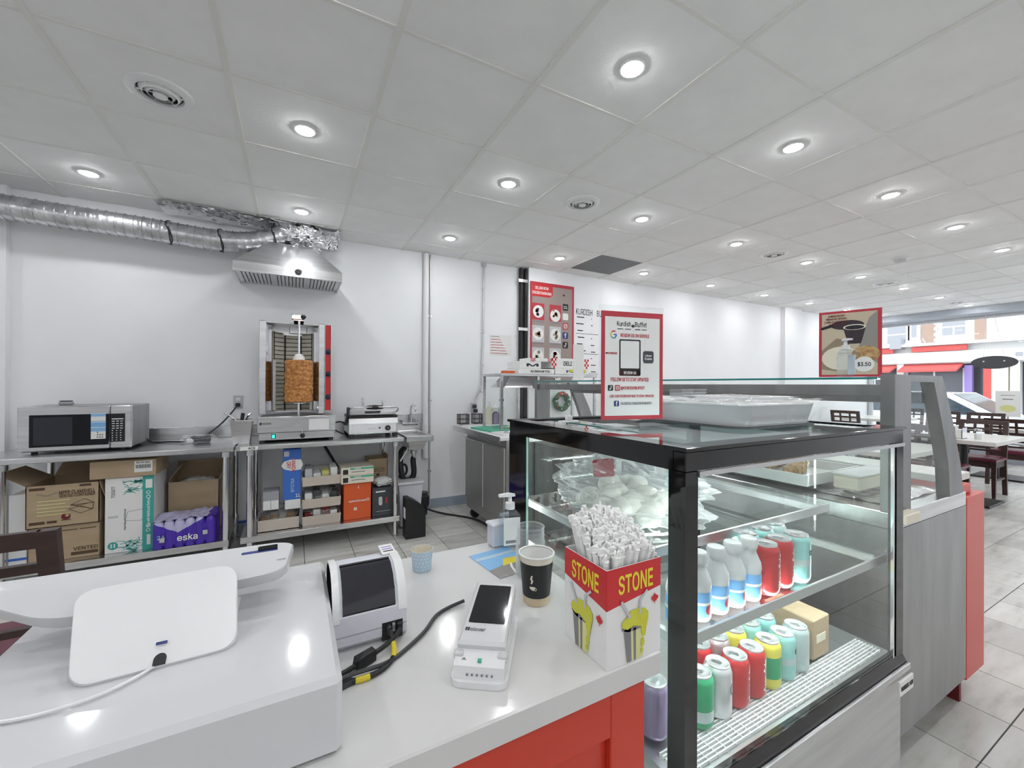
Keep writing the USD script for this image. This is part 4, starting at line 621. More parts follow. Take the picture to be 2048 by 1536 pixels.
obj('photo_cup', place(extrude(sg.Polygon([(.082, .215), (.156, .215), (.140, .145), (.098, .145)]), .0008), (0, -.004, 0), UX, UZ), 'photo_dark', cs); obj('photo_cup_rim', place(extrude(sg.Polygon([(.119+.037*math.cos(a), .214+.012*math.sin(a)) for a in np.linspace(0, 6.2, 20)]), .001), (0, -.004, 0), UX, UZ), 'cream', cs); obj('photo_coffee', place(extrude(sg.Polygon([(.119+.031*math.cos(a), .213+.009*math.sin(a)) for a in np.linspace(0, 6.2, 20)]), .0012), (0, -.004, 0), UX, UZ), 'photo_coffee', cs)
n_ = 40; obj('price_badge', place(extrude(sg.Polygon([((.031+.0012*(k % 2))*math.cos(a), (.031+.0012*(k % 2))*math.sin(a)) for k, a in enumerate(np.linspace(0, 2*math.pi, n_+1)[:-1])]), .001), (.150, -.004, .058), UX, UZ), 'white_matte', cs); obj('lettering', place(text('$3.50', .015, .042), (.150, -.0052, .058), UX, UZ), 'ink', cs)
for k, l in enumerate(('KURDISH BUFFET', 'BREAKFAST SPECIAL', '1 EGG PLATE | 1 TEA', 'OR ONE COFFEE')): obj('lettering', place(text(l, .0075, (.055, .07, .08, .055)[k]), (.060, -.0048, .266-.0125*k), UX, UZ), 'dark_red', cs)
wc_ = thing('card_holder', 'tall blank white card standing at the far end of the hot table glass', 'card', (2.06, 2.72, 1.3545), -.3); obj('card', box(-.045, .045, -.003, .003, 0, .30), 'white_matte', wc_); obj('base', box(-.05, .05, -.03, .03, 0, .006), 'acrylic', wc_)
wr = thing('christmas_wreath', 'small green wreath with a red bow hanging low on the back wall', 'wreath', (2.90, 4.17, 1.12))
a_ = np.linspace(0, 2*np.pi, 60); obj('ring', cat([blob((.092*math.cos(a), -.01+.012*math.sin(7*a), .092*math.sin(a)), (.03, .022, .03), k, .6, 4, 1) for k, a in enumerate(a_[:-1:2])]), 'wreath_green', wr, smooth=False); obj('bow', cat([blob((-.025, -.03, .095), (.03, .012, .02), 1, .2), blob((.025, -.03, .095), (.03, .012, .02), 2, .2)]), 'red', wr)
for k in range(9): a = k*.7+.3; obj('ornament', blob((.092*math.cos(a), -.034, .092*math.sin(a)), (.011, .011, .011), k, .05, 2, 2), 'red' if k % 2 else 'can_silver', wr)

# ------------------------------------------------------------------ refrigerated display case
CX0, CX1, CY0, CY1 = .665, 1.625, .54, 1.27
dc = thing('display_fridge', 'black-trimmed refrigerated glass display case with cans and bottles, in front of the hot table', 'display fridge', (0, 0, 0))
obj('base', box(CX0+.004, CX1, CY0+.004, CY1, .06, .485, .004), 'steel', dc); obj('side_skirt', box(CX0-.002, CX0+.004, CY0+.002, CY1, .06, .485), 'steel', dc)
obj('sill', hull([(CX0, CY0-.004, .485), (CX1+.02, CY0-.004, .485), (CX0, CY0+.02, .485), (CX1+.02, CY0+.02, .485), (CX0, CY0+.004, .522), (CX1, CY0+.004, .522), (CX0, CY0+.02, .522), (CX1, CY0+.02, .522)]), 'black_gloss', dc, smooth=False)
obj('trim', box(CX0, CX1+.02, CY0-.012, CY0-.004, .470, .490, .002), 'steel_x', dc)
for x in (.72, 1.56):
    for y in (.62, 1.18): obj('foot', cyl((x, y, 0), (x, y, .06), .03, 12), 'black_rubber', dc)
np_ = obj('nameplate', box(1.555, 1.645, CY0-.018, CY0-.012, .420, .462, .001), 'paper', dc); obj('lettering', place(text('NORDIC AIR', .012, .078), (1.600, CY0-.0186, .441), UX, UZ), 'ink', np_)
obj('floor_pan', box(CX0+.02, CX1-.02, CY0+.02, CY1-.02, .485, .515), 'alu', dc)
obj('top_frame', cat([box(CX0, CX1, CY0, CY0+.03, 1.152, 1.192, .002), box(CX0, CX1, CY1-.03, CY1, 1.152, 1.192, .002), box(CX0, CX0+.03, CY0+.03, CY1-.03, 1.152, 1.192), box(CX1-.03, CX1, CY0+.03, CY1-.03, 1.152, 1.192)]), 'black_gloss', dc)
tf = obj('top_glass', sheet(CX0+.045, CX1-.045, CY0+.045, CY1-.045, 1.1935, 1.200), 'glass_top', dc)
obj('border', cat([box(CX0-.006, CX1+.006, CY0-.006, CY0+.045, 1.1925, 1.2005, .001), box(CX0-.006, CX1+.006, CY1-.045, CY1+.006, 1.1925, 1.2005, .001), box(CX0-.006, CX0+.045, CY0+.045, CY1-.045, 1.1925, 1.2003), box(CX1-.045, CX1+.006, CY0+.045, CY1-.045, 1.1925, 1.2003)]), 'black_gloss', tf)
obj('corner_trim', box(CX0+.036, CX1, CY0-.004, CY0, 1.142, 1.152), 'alu', dc)
for x0, x1, y0, y1 in ((CX0, CX0+.036, CY0, CY0+.040), (CX0, CX0+.012, CY1-.115, CY1), (CX1-.045, CX1, CY0, CY0+.02), (CX1-.03, CX1, CY1-.03, CY1)): obj('post', box(x0, x1, y0, y1, .52, 1.152), 'black_gloss', dc)
obj('edge_strip', box(CX1-.062, CX1-.055, CY0+.001, CY0+.008, .52, 1.142), 'chrome', dc)
gl = obj('front_glass', sheet(CX0+.036, CX1-.045, CY0+.002, CY0+.008, .522, 1.144), 'glass_case', dc); obj('edge', box(CX0+.034, CX0+.037, CY0+.0015, CY0+.0085, .522, 1.144), 'glass_edge_pale', gl)
gl = obj('side_glass', sheet(CX0+.002, CX0+.008, CY0+.040, CY1-.115, .522, 1.152), 'glass_case', dc); obj('edge', box(CX0+.0015, CX0+.0085, CY1-.118, CY1-.113, .522, 1.152), 'glass_edge_pale', gl); obj('edge', box(CX0+.0015, CX0+.0085, CY0+.038, CY0+.042, .522, 1.152), 'glass_edge', gl)
obj('side_glass', sheet(CX1-.008, CX1-.002, CY0+.02, CY1-.03, .522, 1.152), 'glass_case', dc)
for k, (a, b) in enumerate(((CX0+.02, 1.16), (1.13, CX1-.03))):
    y = CY1-.02+.008*k; dr = obj('sliding_door', sheet(a+.03, b-.03, y, y+.005, .55, 1.12), 'glass_case', dc); obj('frame', cat([box(a, a+.03, y-.004, y+.008, .52, 1.15), box(b-.03, b, y-.004, y+.008, .52, 1.15), box(a, b, y-.004, y+.008, .52, .55), box(a, b, y-.004, y+.008, 1.12, 1.15)]), 'alu', dr)
for z, y0, x1, nm in ((.943, .69, 1.52, 'u'), (.808, .575, 1.60, 'l')):
    s_ = obj('shelf', sheet(CX0+.03, x1, y0, CY1-.05, z-.008, z), 'glass_case', dc); obj('front_rail', box(CX0+.03, x1, y0-.006, y0, z-.024, z+.003, .002), 'alu', s_); obj('led_strip', box(CX0+.05, x1-.03, y0+.002, y0+.010, z-.020, z-.013), 'led', s_)
    for x in (CX0+.04, x1-.02): obj('bracket', box(x-.006, x+.006, y0+.02, CY1-.05, z-.030, z-.009), 'alu', s_)
obj('led_strip', box(CX0+.05, CX1-.06, CY0+.032, CY0+.040, 1.154, 1.163), 'led', dc); obj('led_housing', box(CX0+.04, CX1-.05, CY0+.028, CY0+.058, 1.165, 1.172), 'black', dc); obj('led_strip', cyl((CX0+.016, CY1-.045, .58), (CX0+.016, CY1-.045, 1.1), .005, 8), 'led', dc)
obj('grille', cat([box(CX0+.04, CX1-.05, CY0+.035+.0085*k, CY0+.038+.0085*k, .516, .523) for k in range(8)]+[box(CX0+.06+.03*k, CX0+.062+.03*k, CY0+.033, CY0+.10, .516, .522) for k in range(29)]), 'white_plastic', dc)
# cans: one prototype with body, lid, tab; each colour its own first can
def wrap(m, r, z0):
    """Bend flat lettering (reading +x) onto a can: x runs up the can, y round it."""
    m = trimesh.remesh.subdivide_to_size(m.vertices, m.faces, .006); v = np.array(m[0]); a = v[:, 1]/r
    return trimesh.Trimesh(np.c_[(r+v[:, 2])*np.sin(-a), -(r+v[:, 2])*np.cos(a), z0+v[:, 0]], m[1], process=False)
can_body = lathe([(.0005, .004), (.022, .004), (.026, 0), (.031, .008), (.0325, .016), (.0325, .104), (.030, .112), (.027, .117)], 28)
can_lid = lathe([(.027, .117), (.0275, .121), (.0255, .1215), (.0245, .117), (.0005, .1165)], 28); can_tab = cat([extrude(rrect(.013, .022, .005), .0015), cyl((0, 0, 0), (0, 0, .002), .003, 8)]); can_tab.apply_translation([0, .002, .1175])
CANS = {}
def can(kind, label, x, y, z, rz=0.0):
    if kind in CANS: return dup(CANS[kind], label, (x, y, z), rz, 'cans in the display case')
    t = thing('drink_can', label, 'can', (x, y, z), rz, 'cans in the display case'); CANS[kind] = t
    obj('body', can_body, kind, t, smooth=40); l = obj('lid', can_lid, 'can_silver', t, smooth=30); obj('tab', can_tab, 'alu', l)
    if kind == 'can_red': obj('lettering', wrap(text('Coca-Cola', .022, .078, True, .0004), .0327, .060), 'paper', t)
    if kind == 'can_teal': obj('lettering', wrap(xf(text('FRESCA', .013, .03, True, .0004), rz=math.pi/2), .0327, .078), 'ink', t); obj('band', lathe([(.0327, .045), (.0327, .062)], 28), 'can_grey', t)
    if kind == 'can_yellow': obj('band', lathe([(.0328, .03), (.0328, .085)], 28), 'can_green', t)
    if kind == 'can_silver': obj('mark', wrap(xf(text('O', .026, .024, True, .0004), rz=math.pi/2), .0327, .070), 'grey_ink', t)
    if kind == 'can_green': obj('band', lathe([(.0327, .02), (.0327, .045)], 28), 'can_grey', t)
    return t
Z1, Z2 = .524, .809
front = [('can_green', .852, 'green can'), ('can_silver', .920, 'silver can'), ('can_red', .988, 'red can'), ('can_red', 1.056, 'red lettered can'), ('can_yellow', 1.126, 'yellow and green can'), ('can_teal', 1.194, 'pale teal can'), ('can_grey', 1.262, 'dark-sided grey can')]
for k, (m_, x, l) in enumerate(front): can(m_, f'{l}, {ORD[k]} from left in the front can row on the fridge floor', x, .652, Z1, .35+.1*(k % 3))
for k, (m_, x, l) in enumerate([('can_red', .945, 'red can'), ('can_silver', 1.018, 'silver can'), ('can_yellow', 1.09, 'yellow can'), ('can_teal', 1.16, 'teal can'), ('can_teal', 1.23, 'teal can')]): can(m_, f'{l}, {ORD[k]} from left in the second can row on the fridge floor', x, .724, Z1, .5)
for k, (m_, x, y, l) in enumerate([('can_lilac', .735, .68, 'lilac can at the near left corner of the fridge floor, behind the side glass'), ('can_teal', .735, .76, 'teal can behind the lilac can at the left side glass of the fridge'), ('can_silver', .735, .84, 'silver can farthest along the left side glass of the fridge floor')]): can(m_, l, x, y, Z1, -1.2)
for k, (m_, x, y, l) in enumerate([('can_red', 1.042, .61, 'red lettered can on the fridge shelf right beside the white bottles'), ('can_red', 1.112, .615, 'red lettered can on the fridge shelf, right of the other red can'), ('can_teal', 1.182, .61, 'teal can at the front right end of the bottle shelf'),
    ('can_teal', 1.075, .68, 'teal can behind the two red cans on the fridge shelf'), ('can_teal', 1.148, .682, 'teal can in the second row on the fridge shelf, middle of three'), ('can_grey', 1.22, .69, 'grey-topped can in the second row on the fridge shelf, right end')]): can(m_, l, x, y, Z2, .4)
yb = None
for k, x in enumerate((.735, .795, .856, .917, .978)):
    l = f'white yogurt drink bottle with a blue label on the fridge shelf, {ORD[k]} from the left'
    if yb is None:
        yb = thing('yogurt_bottle', l, 'bottle', (x, .612, Z2), 0, 'yogurt drink bottles'); obj('body', lathe([(.0005, 0), (.025, 0), (.0275, .006), (.0275, .066), (.029, .075), (.027, .088), (.017, .112), (.0185, .124)], 26), 'white_gloss', yb, smooth=50)
        lb = obj('label', lathe([(.0279, .010), (.0279, .064)], 26), 'label_blue', yb, smooth=50); obj('stripe', lathe([(.0282, .036), (.0282, .042)], 26), 'paper', lb); obj('patch', wrap(xf(extrude(sg.Point(0, 0).buffer(.011, 6), .0004), (0, 0, 0)), .0281, .026), 'sign_red', lb); obj('cap', lathe([(.0200, .122), (.0205, .140), (.018, .144), (.0005, .145)], 24), 'white_gloss', yb)
    else: dup(yb, l, (x, .612, Z2), .1*k)
for nm, l, x0, x1, y0, y1, z0, z1, m_ in (('juice_carton', 'small brown printed carton at the right end of the fridge floor', 1.33, 1.42, .64, .78, .5245, .64, 'cardboard'), ('tea_box', 'white boxes stacked on the dark carton in the back of the fridge floor', 1.28, 1.40, .80, .95, .66, .72, 'paper'), ('dark_carton', 'dark carton in the back right of the fridge floor under the white box', 1.26, 1.46, .80, 1.05, .5245, .659, 'dark_red')):
    t = thing('carton' if nm != 'tea_box' else nm, l, 'box', ((x0+x1)/2, (y0+y1)/2, z0)); w, d_, h = (x1-x0)/2, (y1-y0)/2, z1-z0; obj('body', box(-w, w, -d_, d_, 0, h, .003), m_, t); obj('print', box(-w*.6, w*.5, -d_-.001, -d_, h*.4, h*.6), 'ink' if m_ == 'paper' else 'cream', t)
bgl = thing('mushroom_bag', 'clear plastic bag of white mushrooms on the top fridge shelf', 'bag', (.84, .86, .945)); obj('film', blob((0, .02, .082), (.155, .22, .082), 41, .45, 4, 4), 'plastic_bag', bgl, smooth=False); obj('neck', place(wavy(-.10, .10, 0, .10, 0, .05, 16, 9, 22, 12), (.04, -.06, .125), (.8, .5, 0), (-.2, .3, .7)), 'film', bgl, smooth=False); obj('price_label', place(extrude(rrect(.07, .05, .006), .002), (-.06, .05, .14), (.3, -.9, .2), (.1, .3, .9)), 'sign_red', bgl)
ms_ = [blob((.84+rng.uniform(-.10, .10), .88+rng.uniform(-.15, .12), .972+rng.uniform(0, .055)), (.030, .030, .024), 50+k, .15, 2, 2) for k in range(34)]; single('mushrooms', cat(ms_), 'mushroom', 'heap of white mushrooms inside the clear bag on the top fridge shelf', 'mushrooms', None, 'stuff', True)
tw = thing('twist_tie', 'white plastic tie left on the top fridge shelf near the front glass', 'tie', (.80, .74, .944)); obj('strap', tube([(-.05, .02, .004), (.02, -.01, .004), (.07, -.02, .006)], .004, 6), 'white_plastic', tw); obj('loop', tube([(.02+.02*math.cos(a), .02+.012*math.sin(a), .012+.008*math.sin(a)) for a in np.linspace(0, 5, 14)], .0025, 6), 'white_plastic', tw)
# on top of the case
ks = thing('review_sign', 'red-bordered acrylic sign with social-media icons standing on the display case', 'sign', (.79, .937, 1.2008), math.atan2(-.04, .2))
obj('holder', cat([box(-.004, .214, -.0022, .0022, 0, .355), box(.0, .21, -.045, .045, 0, .003)]), 'acrylic', ks); obj('border', box(0, .210, -.0034, -.0023, .018, .338), 'sign_red', ks); obj('sheet', box(.012, .198, -.0042, -.0034, .030, .322), 'light_grey' if False else 'white_matte', ks)
def kt(s_, x, z, h, w, m_, bold=True): obj('lettering', place(text(s_, h, w, bold), (x, -.0043, z), UX, UZ), m_, ks)
kt('Kurdish', .074, .302, .014, .046, 'ink', False); kt('Buffet', .132, .302, .014, .040, 'ink', False)
leaf = sg.Polygon([(0, 1), (.18, .62), (.42, .74), (.36, .3), (.62, .52), (.7, .34), (1, .36), (.9, .08), (1, -.02), (.45, -.42), (.5, -.6), (.06, -.52), (.06, -1), (-.06, -1), (-.06, -.52), (-.5, -.6), (-.45, -.42), (-1, -.02), (-.9, .08), (-1, .36), (-.7, .34), (-.62, .52), (-.36, .3), (-.42, .74), (-.18, .62)])
from shapely import affinity
obj('leaf_mark', place(extrude(affinity.scale(leaf, .006, .006, origin=(0, 0)), .0005), (.105, -.0043, .296), UX, UZ), 'ink', ks)
for x0, x1 in ((.052, .072), (.078, .098), (.112, .130), (.136, .152)): obj('rule', box(x0, x1, -.0047, -.0042, .2855, .2875), 'ink', ks)
kt('REVIEW US ON GOOGLE', .112, .268, .0095, .098, 'sign_red'); gp = [(a, b, m_) for a, b, m_ in ((.9, 2.4, 'red'), (2.4, 3.6, 'yellow'), (3.6, 5.2, 'green_board'), (5.2, 6.28, 'blue'))]
for a, b, m_ in gp: obj('letter_mark', place(extrude(sg.LineString([(.0085*math.cos(t), .0105*math.sin(t)) for t in np.linspace(a, b, 9)]).buffer(.0018, cap_style=2), .0005), (.040, -.0043, .269), UX, UZ), m_, ks)
obj('letter_bar', box(.040, .050, -.0048, -.0043, .2675, .2705), 'blue', ks)
obj('code_frame', place(extrude(rrect(.072, .108, .004).difference(affinity.translate(rrect(.064, .082, .003), 0, .009)), .0005), (.095, -.0043, .202), UX, UZ), 'ink', ks); rb = obj('review_band', box(.061, .129, -.0048, -.0043, .150, .164), 'sign_red', ks); obj('lettering', place(text('REVIEW US', .008, .042), (.095, -.0049, .157), UX, UZ), 'paper', rb)
square_icon(ks, (.158, -.0043, .205), UX, UZ, .036, 'charcoal', 'Uber|Eats'); kt('DOORDASH', .036, .214, .006, .030, 'sign_red'); obj('dash_mark', box(.014, .020, -.0047, -.0042, .212, .216), 'ink', ks)
kt('FOLLOW US TO STAY UPDATED', .095, .137, .0105, .128, 'sign_red'); square_icon(ks, (.030, -.0043, .112), UX, UZ, .0165, 'ink', 'note'); square_icon(ks, (.053, -.0043, .112), UX, UZ, .0165, 'sign_red', 'ring'); kt('@KURDISHBUFFET', .105, .112, .0085, .082, 'sign_red')
kt('LIKE OUR FACEBOOK PAGE TO STAY UPDATED', .103, .088, .0072, .150, 'sign_red'); square_icon(ks, (.050, -.0043, .066), UX, UZ, .0165, 'navy', 'f'); kt('FACEBOOK.COM/KURDISHBUFFET', .118, .066, .007, .106, 'grey_ink')
def tray(name, label, loc, rz, w, d_, h):
    t = thing(name, label, 'tray', loc, rz); P0 = rrect(w, d_, .045, 5); P1 = rrect(w+.03, d_+.03, .055, 5); a, b = np.array(P0.exterior.coords)[:-1], np.array(P1.exterior.coords)[:-1]
    n = len(a); V = np.vstack([np.c_[a, np.zeros(n)], np.c_[b, np.full(n, h)], np.c_[b*.965, np.full(n, h)], np.c_[a*.96, np.full(n, .006)]]); F = []
    for q in range(3):
        for k in range(n): A, B = q*n+k, q*n+(k+1) % n; F += [[A, B, B+n], [A, B+n, A+n]]
    m = trimesh.Trimesh(V, F, process=False); obj('shell', cat([m, xf(extrude(P0, .006))]), 'light_grey', t, smooth=30); obj('rim', tube(np.vstack([np.c_[b*.99, np.full(n, h)], [*(b[0]*.99), h]]), .004, 6), 'white_plastic', t)
    obj('base_lid', xf(extrude(rrect(w+.05, d_+.03, .06), .004), (0, 0, -.0045)), 'charcoal', t); return t
ta = tray('foam_tray', 'grey foam tray in a clear bag on the display case beside the red-bordered sign', (1.27, .90, 1.2055), 0, .36, .40, .062)
obj('bag', xf(wavy(-.21, .22, -.22, .22, 0, .05, 7, 12, 34, 30), (0, 0, .058)), 'plastic_bag', ta, smooth=20); obj('bag_side', xf(wavy(-.10, .10, 0, .05, 0, .02, 14, 3, 22, 8), (.12, -.222, .05), rx=-1.2), 'film', ta, smooth=20)
tb_ = tray('foam_tray', 'grey foam tray at the back right corner of the display case, behind the bagged tray', (1.60, 1.06, 1.2055), -.15, .26, .30, .072); obj('bag', xf(wavy(-.15, .15, -.17, .17, 0, .035, 7, 15, 26, 24), (0, 0, .068)), 'film', tb_, smooth=20)
for k, (x, l) in enumerate(((1.45, 'small ribbed clear plastic tub behind the bagged tray, left of the pair'), (1.53, 'small ribbed clear plastic tub behind the bagged tray, right of the pair'))):
    t = thing('clear_tub', l, 'container', (x, 1.20, 1.2008)); obj('shell', cat([box(-.036, .036, -.03, -.028, 0, .09), box(-.036, .036, .028, .03, 0, .09), box(-.036, -.034, -.03, .03, 0, .09), box(.034, .036, -.03, .03, 0, .09)]), 'plastic_bag', t); obj('lid', box(-.038, .038, -.032, .032, .09, .104, .003), 'film', t); obj('rim', cat([box(-.038, .038, -.0335, -.032, .088, .092), box(-.038, .038, -.0335, -.032, .102, .105)]), 'light_grey', t)
obj_ = thing('clear_clip', 'small clear plastic clip lying on the case top, left of the red-bordered sign', 'clip', (.78, 1.08, 1.2008)); obj('base', box(-.035, .035, -.01, .01, 0, .006, .002), 'white_plastic', obj_); obj('tab', box(-.010, .012, -.008, .008, .006, .022, .003), 'white_plastic', obj_)
# ------------------------------------------------------------------ service counter
ct = thing('service_counter', 'service counter with a white stone top and red panelled front', 'counter', (0, 0, 0)); CT = .84
obj('countertop', box(-.362, .592, .530, 1.141, .797, CT, .003), 'quartz', ct); obj('carcass', box(-.345, .566, .572, 1.12, .08, .797), 'white_matte', ct); obj('toe_kick', box(-.33, .55, .62, 1.10, 0, .08), 'black', ct)
rp = obj('front_panel', box(-.345, .567, .560, .572, .08, .795), 'red_laminate', ct)
for x0, x1, z0, z1 in ((.487, .567, .08, .795), (-.345, -.265, .08, .795), (.07, .15, .165, .710), (-.265, .487, .710, .795), (-.265, .487, .08, .165)): obj('rail', box(x0, x1, .546, .561, z0, z1, .002), 'red_laminate', rp)
rs = thing('white_riser', 'glossy white box riser on the counter under the point-of-sale terminal', 'riser', (0, 0, 0)); obj('shell', box(-.365, .058, .574, .975, CT+.0005, .940, .007), 'white_gloss', rs, smooth=25)
RZ = .940
# point-of-sale terminal seen from behind
ps = thing('sales_terminal', 'white tablet sales terminal seen from behind on the glossy riser', 'terminal', (0, 0, 0))
def slab(P, t, b=.0):
    P = np.array(P, float); n = np.cross(P[1]-P[0], P[3]-P[0]); n /= np.linalg.norm(n); return P, n
def rquad(c4, thick, r, seg=6):
    """A rounded-corner plate through four corners (bl, br, tr, tl), thickness behind it."""
    bl, br, tr, tl = [np.array(c, float) for c in c4]; n = np.cross(br-bl, tl-bl); n /= np.linalg.norm(n); wv, hv = np.linalg.norm(br-bl), np.linalg.norm(tl-bl)
    P = np.array(rrect(1, 1, .001).exterior.coords)
    p2 = rrect(wv, hv, r, seg); pts = np.array(p2.exterior.coords)[:-1]; s_, t_ = pts[:, 0]/wv+.5, pts[:, 1]/hv+.5
    Q = bl*((1-s_)*(1-t_))[:, None]+br*(s_*(1-t_))[:, None]+tr*(s_*t_)[:, None]+tl*((1-s_)*t_)[:, None]
    c = Q.mean(0); return hull(np.vstack([c+(Q-c)*.985+n*.003, Q, Q-n*(thick-.003), c+(Q-c)*.985-n*thick]))
obj('stand', rquad([(-.244, .700, RZ+.0015), (-.070, .706, RZ+.0015), (-.080, .80, 1.027), (-.272, .80, 1.024)], .012, .022), 'white_plastic', ps, smooth=20)
obj('foot', box(-.235, -.08, .72, .86, RZ+.0005, RZ+.010, .004), 'white_plastic', ps); obj('port', place(extrude(sg.Point(0, 0).buffer(.0068, 6).union(sg.box(-.0068, -.008, .0068, 0)), .002), (-.157, .7085, .9495), UX, (0, .78, .62)), 'ink', ps); obj('slot', place(box(-.006, .006, -.0015, .0015, 0, .002), (-.158, .7205, .9645), UX, (0, .78, .62)), 'navy', ps)
ds = obj('display', rquad([(-.30, .800, .988), (-.012, .800, 1.000), (.003, .872, 1.026), (-.44, .872, 1.030)], .022, .03), 'white_gloss', ps, smooth=40)
obj('screen', place(extrude(rrect(.30, .05, .005), .001), (-.17, .872, .992), (-1, 0, 0), (0, .5, .2)), 'screen', ds)
obj('card_slot', place(extrude(rrect(.055, .006, .002), .0015), (-.052, .853, 1.0215), (1, 0, 0), (0, .94, .34)), 'navy', ds); obj('card_reader', place(extrude(rrect(.030, .010, .002), .003), (-.040, .858, 1.0235), (1, 0, 0), (0, .94, .34)), 'screen', ds); obj('lettering', place(text('clover', .004, .014), (-.018, .826, 1.0122), UX, (0, .94, .34)), 'grey_ink', ds)
single('terminal_cable', tube(smooth_path([(-.156, .712, .945), (-.170, .695, .944), (-.20, .672, .944), (-.245, .662, .944), (-.30, .672, .944), (-.356, .690, .944), (-.372, .695, .935), (-.376, .70, .86)]), .0022, 8), 'white_plastic', 'thin white cable from the foot of the sales terminal across the riser', 'cable')
# receipt printer
rc = thing('receipt_printer', 'white receipt printer with a smoked window behind the riser', 'printer', (.0615, .785, CT+.0005)); W = .1305
pro = [(0, .012), (0, .062), (.003, .068), (.012, .092), (.028, .112), (.050, .125), (.085, .127), (.125, .118), (.150, .095), (.155, .0), (.012, 0)]
def yz(poly, x0, x1): m = extrude(sg.Polygon(poly), x1-x0); m.apply_transform(np.array([[0, 0, 1, x0], [1, 0, 0, 0], [0, 1, 0, 0], [0, 0, 0, 1.0]])); return m
obj('body', yz(pro, 0, W), 'lilac_plastic', rc, smooth=25)
for a, b in ((0, .012), (W-.016, W)): obj('side_shoulder', yz([(-.002, .055), (-.001, .066), (.009, .095), (.026, .116), (.050, .129), (.085, .131), (.125, .122), (.145, .10), (.14, .06), (.06, .05)], a, b), 'white_plastic', rc, smooth=25)
win = [(.0, .068), (.0095, .094), (.0265, .1145), (.049, .1275), (.062, .1282)]; wm = yz(win+[(y+.002, z-.006) for y, z in win[::-1]], .017, W-.021); obj('window', wm, 'smoke_window', rc, smooth=30)
obj('paper_slot', box(.017, W-.021, .064, .070, .126, .130), 'black', rc); sk = obj('sticker', box(W-.030, W-.002, .085, .135, .1275, .1305), 'white_matte', rc)
for k in range(3): obj('print', box(W-.026, W-.006, .095+.012*k, .099+.012*k, .1305, .1309), 'violet' if k else 'ink', sk)
obj('seam', box(.001, W-.001, -.0006, .001, .028, .0295), 'grey_plastic', rc); obj('recess', box(.085, W-.008, -.001, .012, .004, .036), 'black', rc); obj('plug', box(.110, .122, -.008, .006, .014, .034, .003), 'black', rc); obj('plug', box(.093, .101, -.010, .004, .016, .032, .002), 'dark_plastic', rc); obj('connector', box(.103, .108, -.004, .004, .018, .034), 'alu', rc)
kc = thing('power_cable', 'black printer power cable with a chunky filter block beside the riser', 'cable'); obj('wire', tube(smooth_path([(.178, .777, .864), (.160, .762, .856), (.125, .742, .852), (.095, .728, .850), (.064, .718, .847)]), .0042, 8), 'black', kc); obj('filter', hull([(x, y, z) for x, y in ((.092, .738), (.123, .752), (.128, .738), (.097, .722)) for z in (.842, .860)]+[(.110, .737, .864), (.088, .728, .851), (.131, .747, .852)]), 'black', kc, smooth=20)
yc = thing('data_cable', 'black data cable with yellow tape bands looping beside the printer', 'cable'); yp = smooth_path([(.159, .773, .868), (.160, .766, .858), (.159, .740, .845), (.148, .718, .845), (.120, .700, .845), (.090, .698, .845), (.064, .703, .846)]); obj('wire', tube(yp, .0042, 8), 'black', yc)
for a, b in ((10, 26), (50, 61)): obj('tape', tube(yp[a:b], .0050, 8), 'yellow', yc)
obj('bundle_end', hull([(x, y, z) for x, y in ((.064, .690), (.064, .715), (.09, .697)) for z in (.8405, .850)]), 'dark_plastic', yc)
single('terminal_lead', tube(smooth_path([(.330, .838, .850), (.300, .838, .845), (.262, .820, .8445), (.232, .785, .8445), (.190, .748, .8445), (.150, .722, .8445), (.110, .706, .852), (.064, .700, .853)]), .0036, 8), 'dark_plastic', 'dark grey cable curving over the counter from the printer to the payment terminal', 'cable')
# payment terminal
pt = thing('payment_terminal', 'white handheld payment terminal in its charging dock on the counter', 'payment terminal', (.262, .602, CT+.0005), -.595)
obj('dock', cat([hull(np.vstack([np.c_[np.array(affinity.translate(rrect(.094, .20, .018), 0, .092).exterior.coords), np.full(len(rrect(.094, .20, .018).exterior.coords), z)] for z in (0, .010)]))]), 'white_plastic', pt, smooth=30)
obj('cradle', hull([(x, y, z) for x in (-.041, .041) for y, z in ((-.002, .010), (.0, .030), (.03, .046), (.03, .012), (.17, .012), (.17, .03))]), 'white_plastic', pt, smooth=20)
bd = obj('handset', hull([(x, y, z) for x in (-.040, .040) for y, z in ((.026, .030), (.022, .050), (.188, .050), (.194, .068), (.026, .052))]+[(x, y, z) for x in (-.037, .037) for y, z in ((.028, .054), (.192, .071))]), 'white_gloss', pt, smooth=20)
nrm = np.cross([1, 0, 0], [0, .164, .0170]); nrm /= np.linalg.norm(nrm); tl_ = lambda y: (0, y, .054+(y-.028)*.1037)
sc = obj('screen', place(extrude(rrect(.064, .112, .003), .0014), (0, .127, .0640), UX, (0, .164, .0170)), 'screen', bd); lt_ = place(text('clover', .0075, .026), (-.012, .054, .0574), UX, (0, .164, .0170)); obj('lettering', lt_, 'grey_ink', bd)
obj('logo', cat([place(extrude(rrect(.0032, .0032, .0012), .0006), (-.032+.0042*a, .052+.0042*b, .0573+.0004*b), UX, (0, .164, .0170)) for a in (0, 1) for b in (0, 1)]), 'ink', bd)
obj('card_slot', box(-.030, .030, .0195, .0235, .033, .0365), 'grey_plastic', pt)
for sx in (-1, 1): obj('clip', box(sx*.036-.008, sx*.036+.008, .012, .026, .030, .042, .002), 'white_gloss', pt)
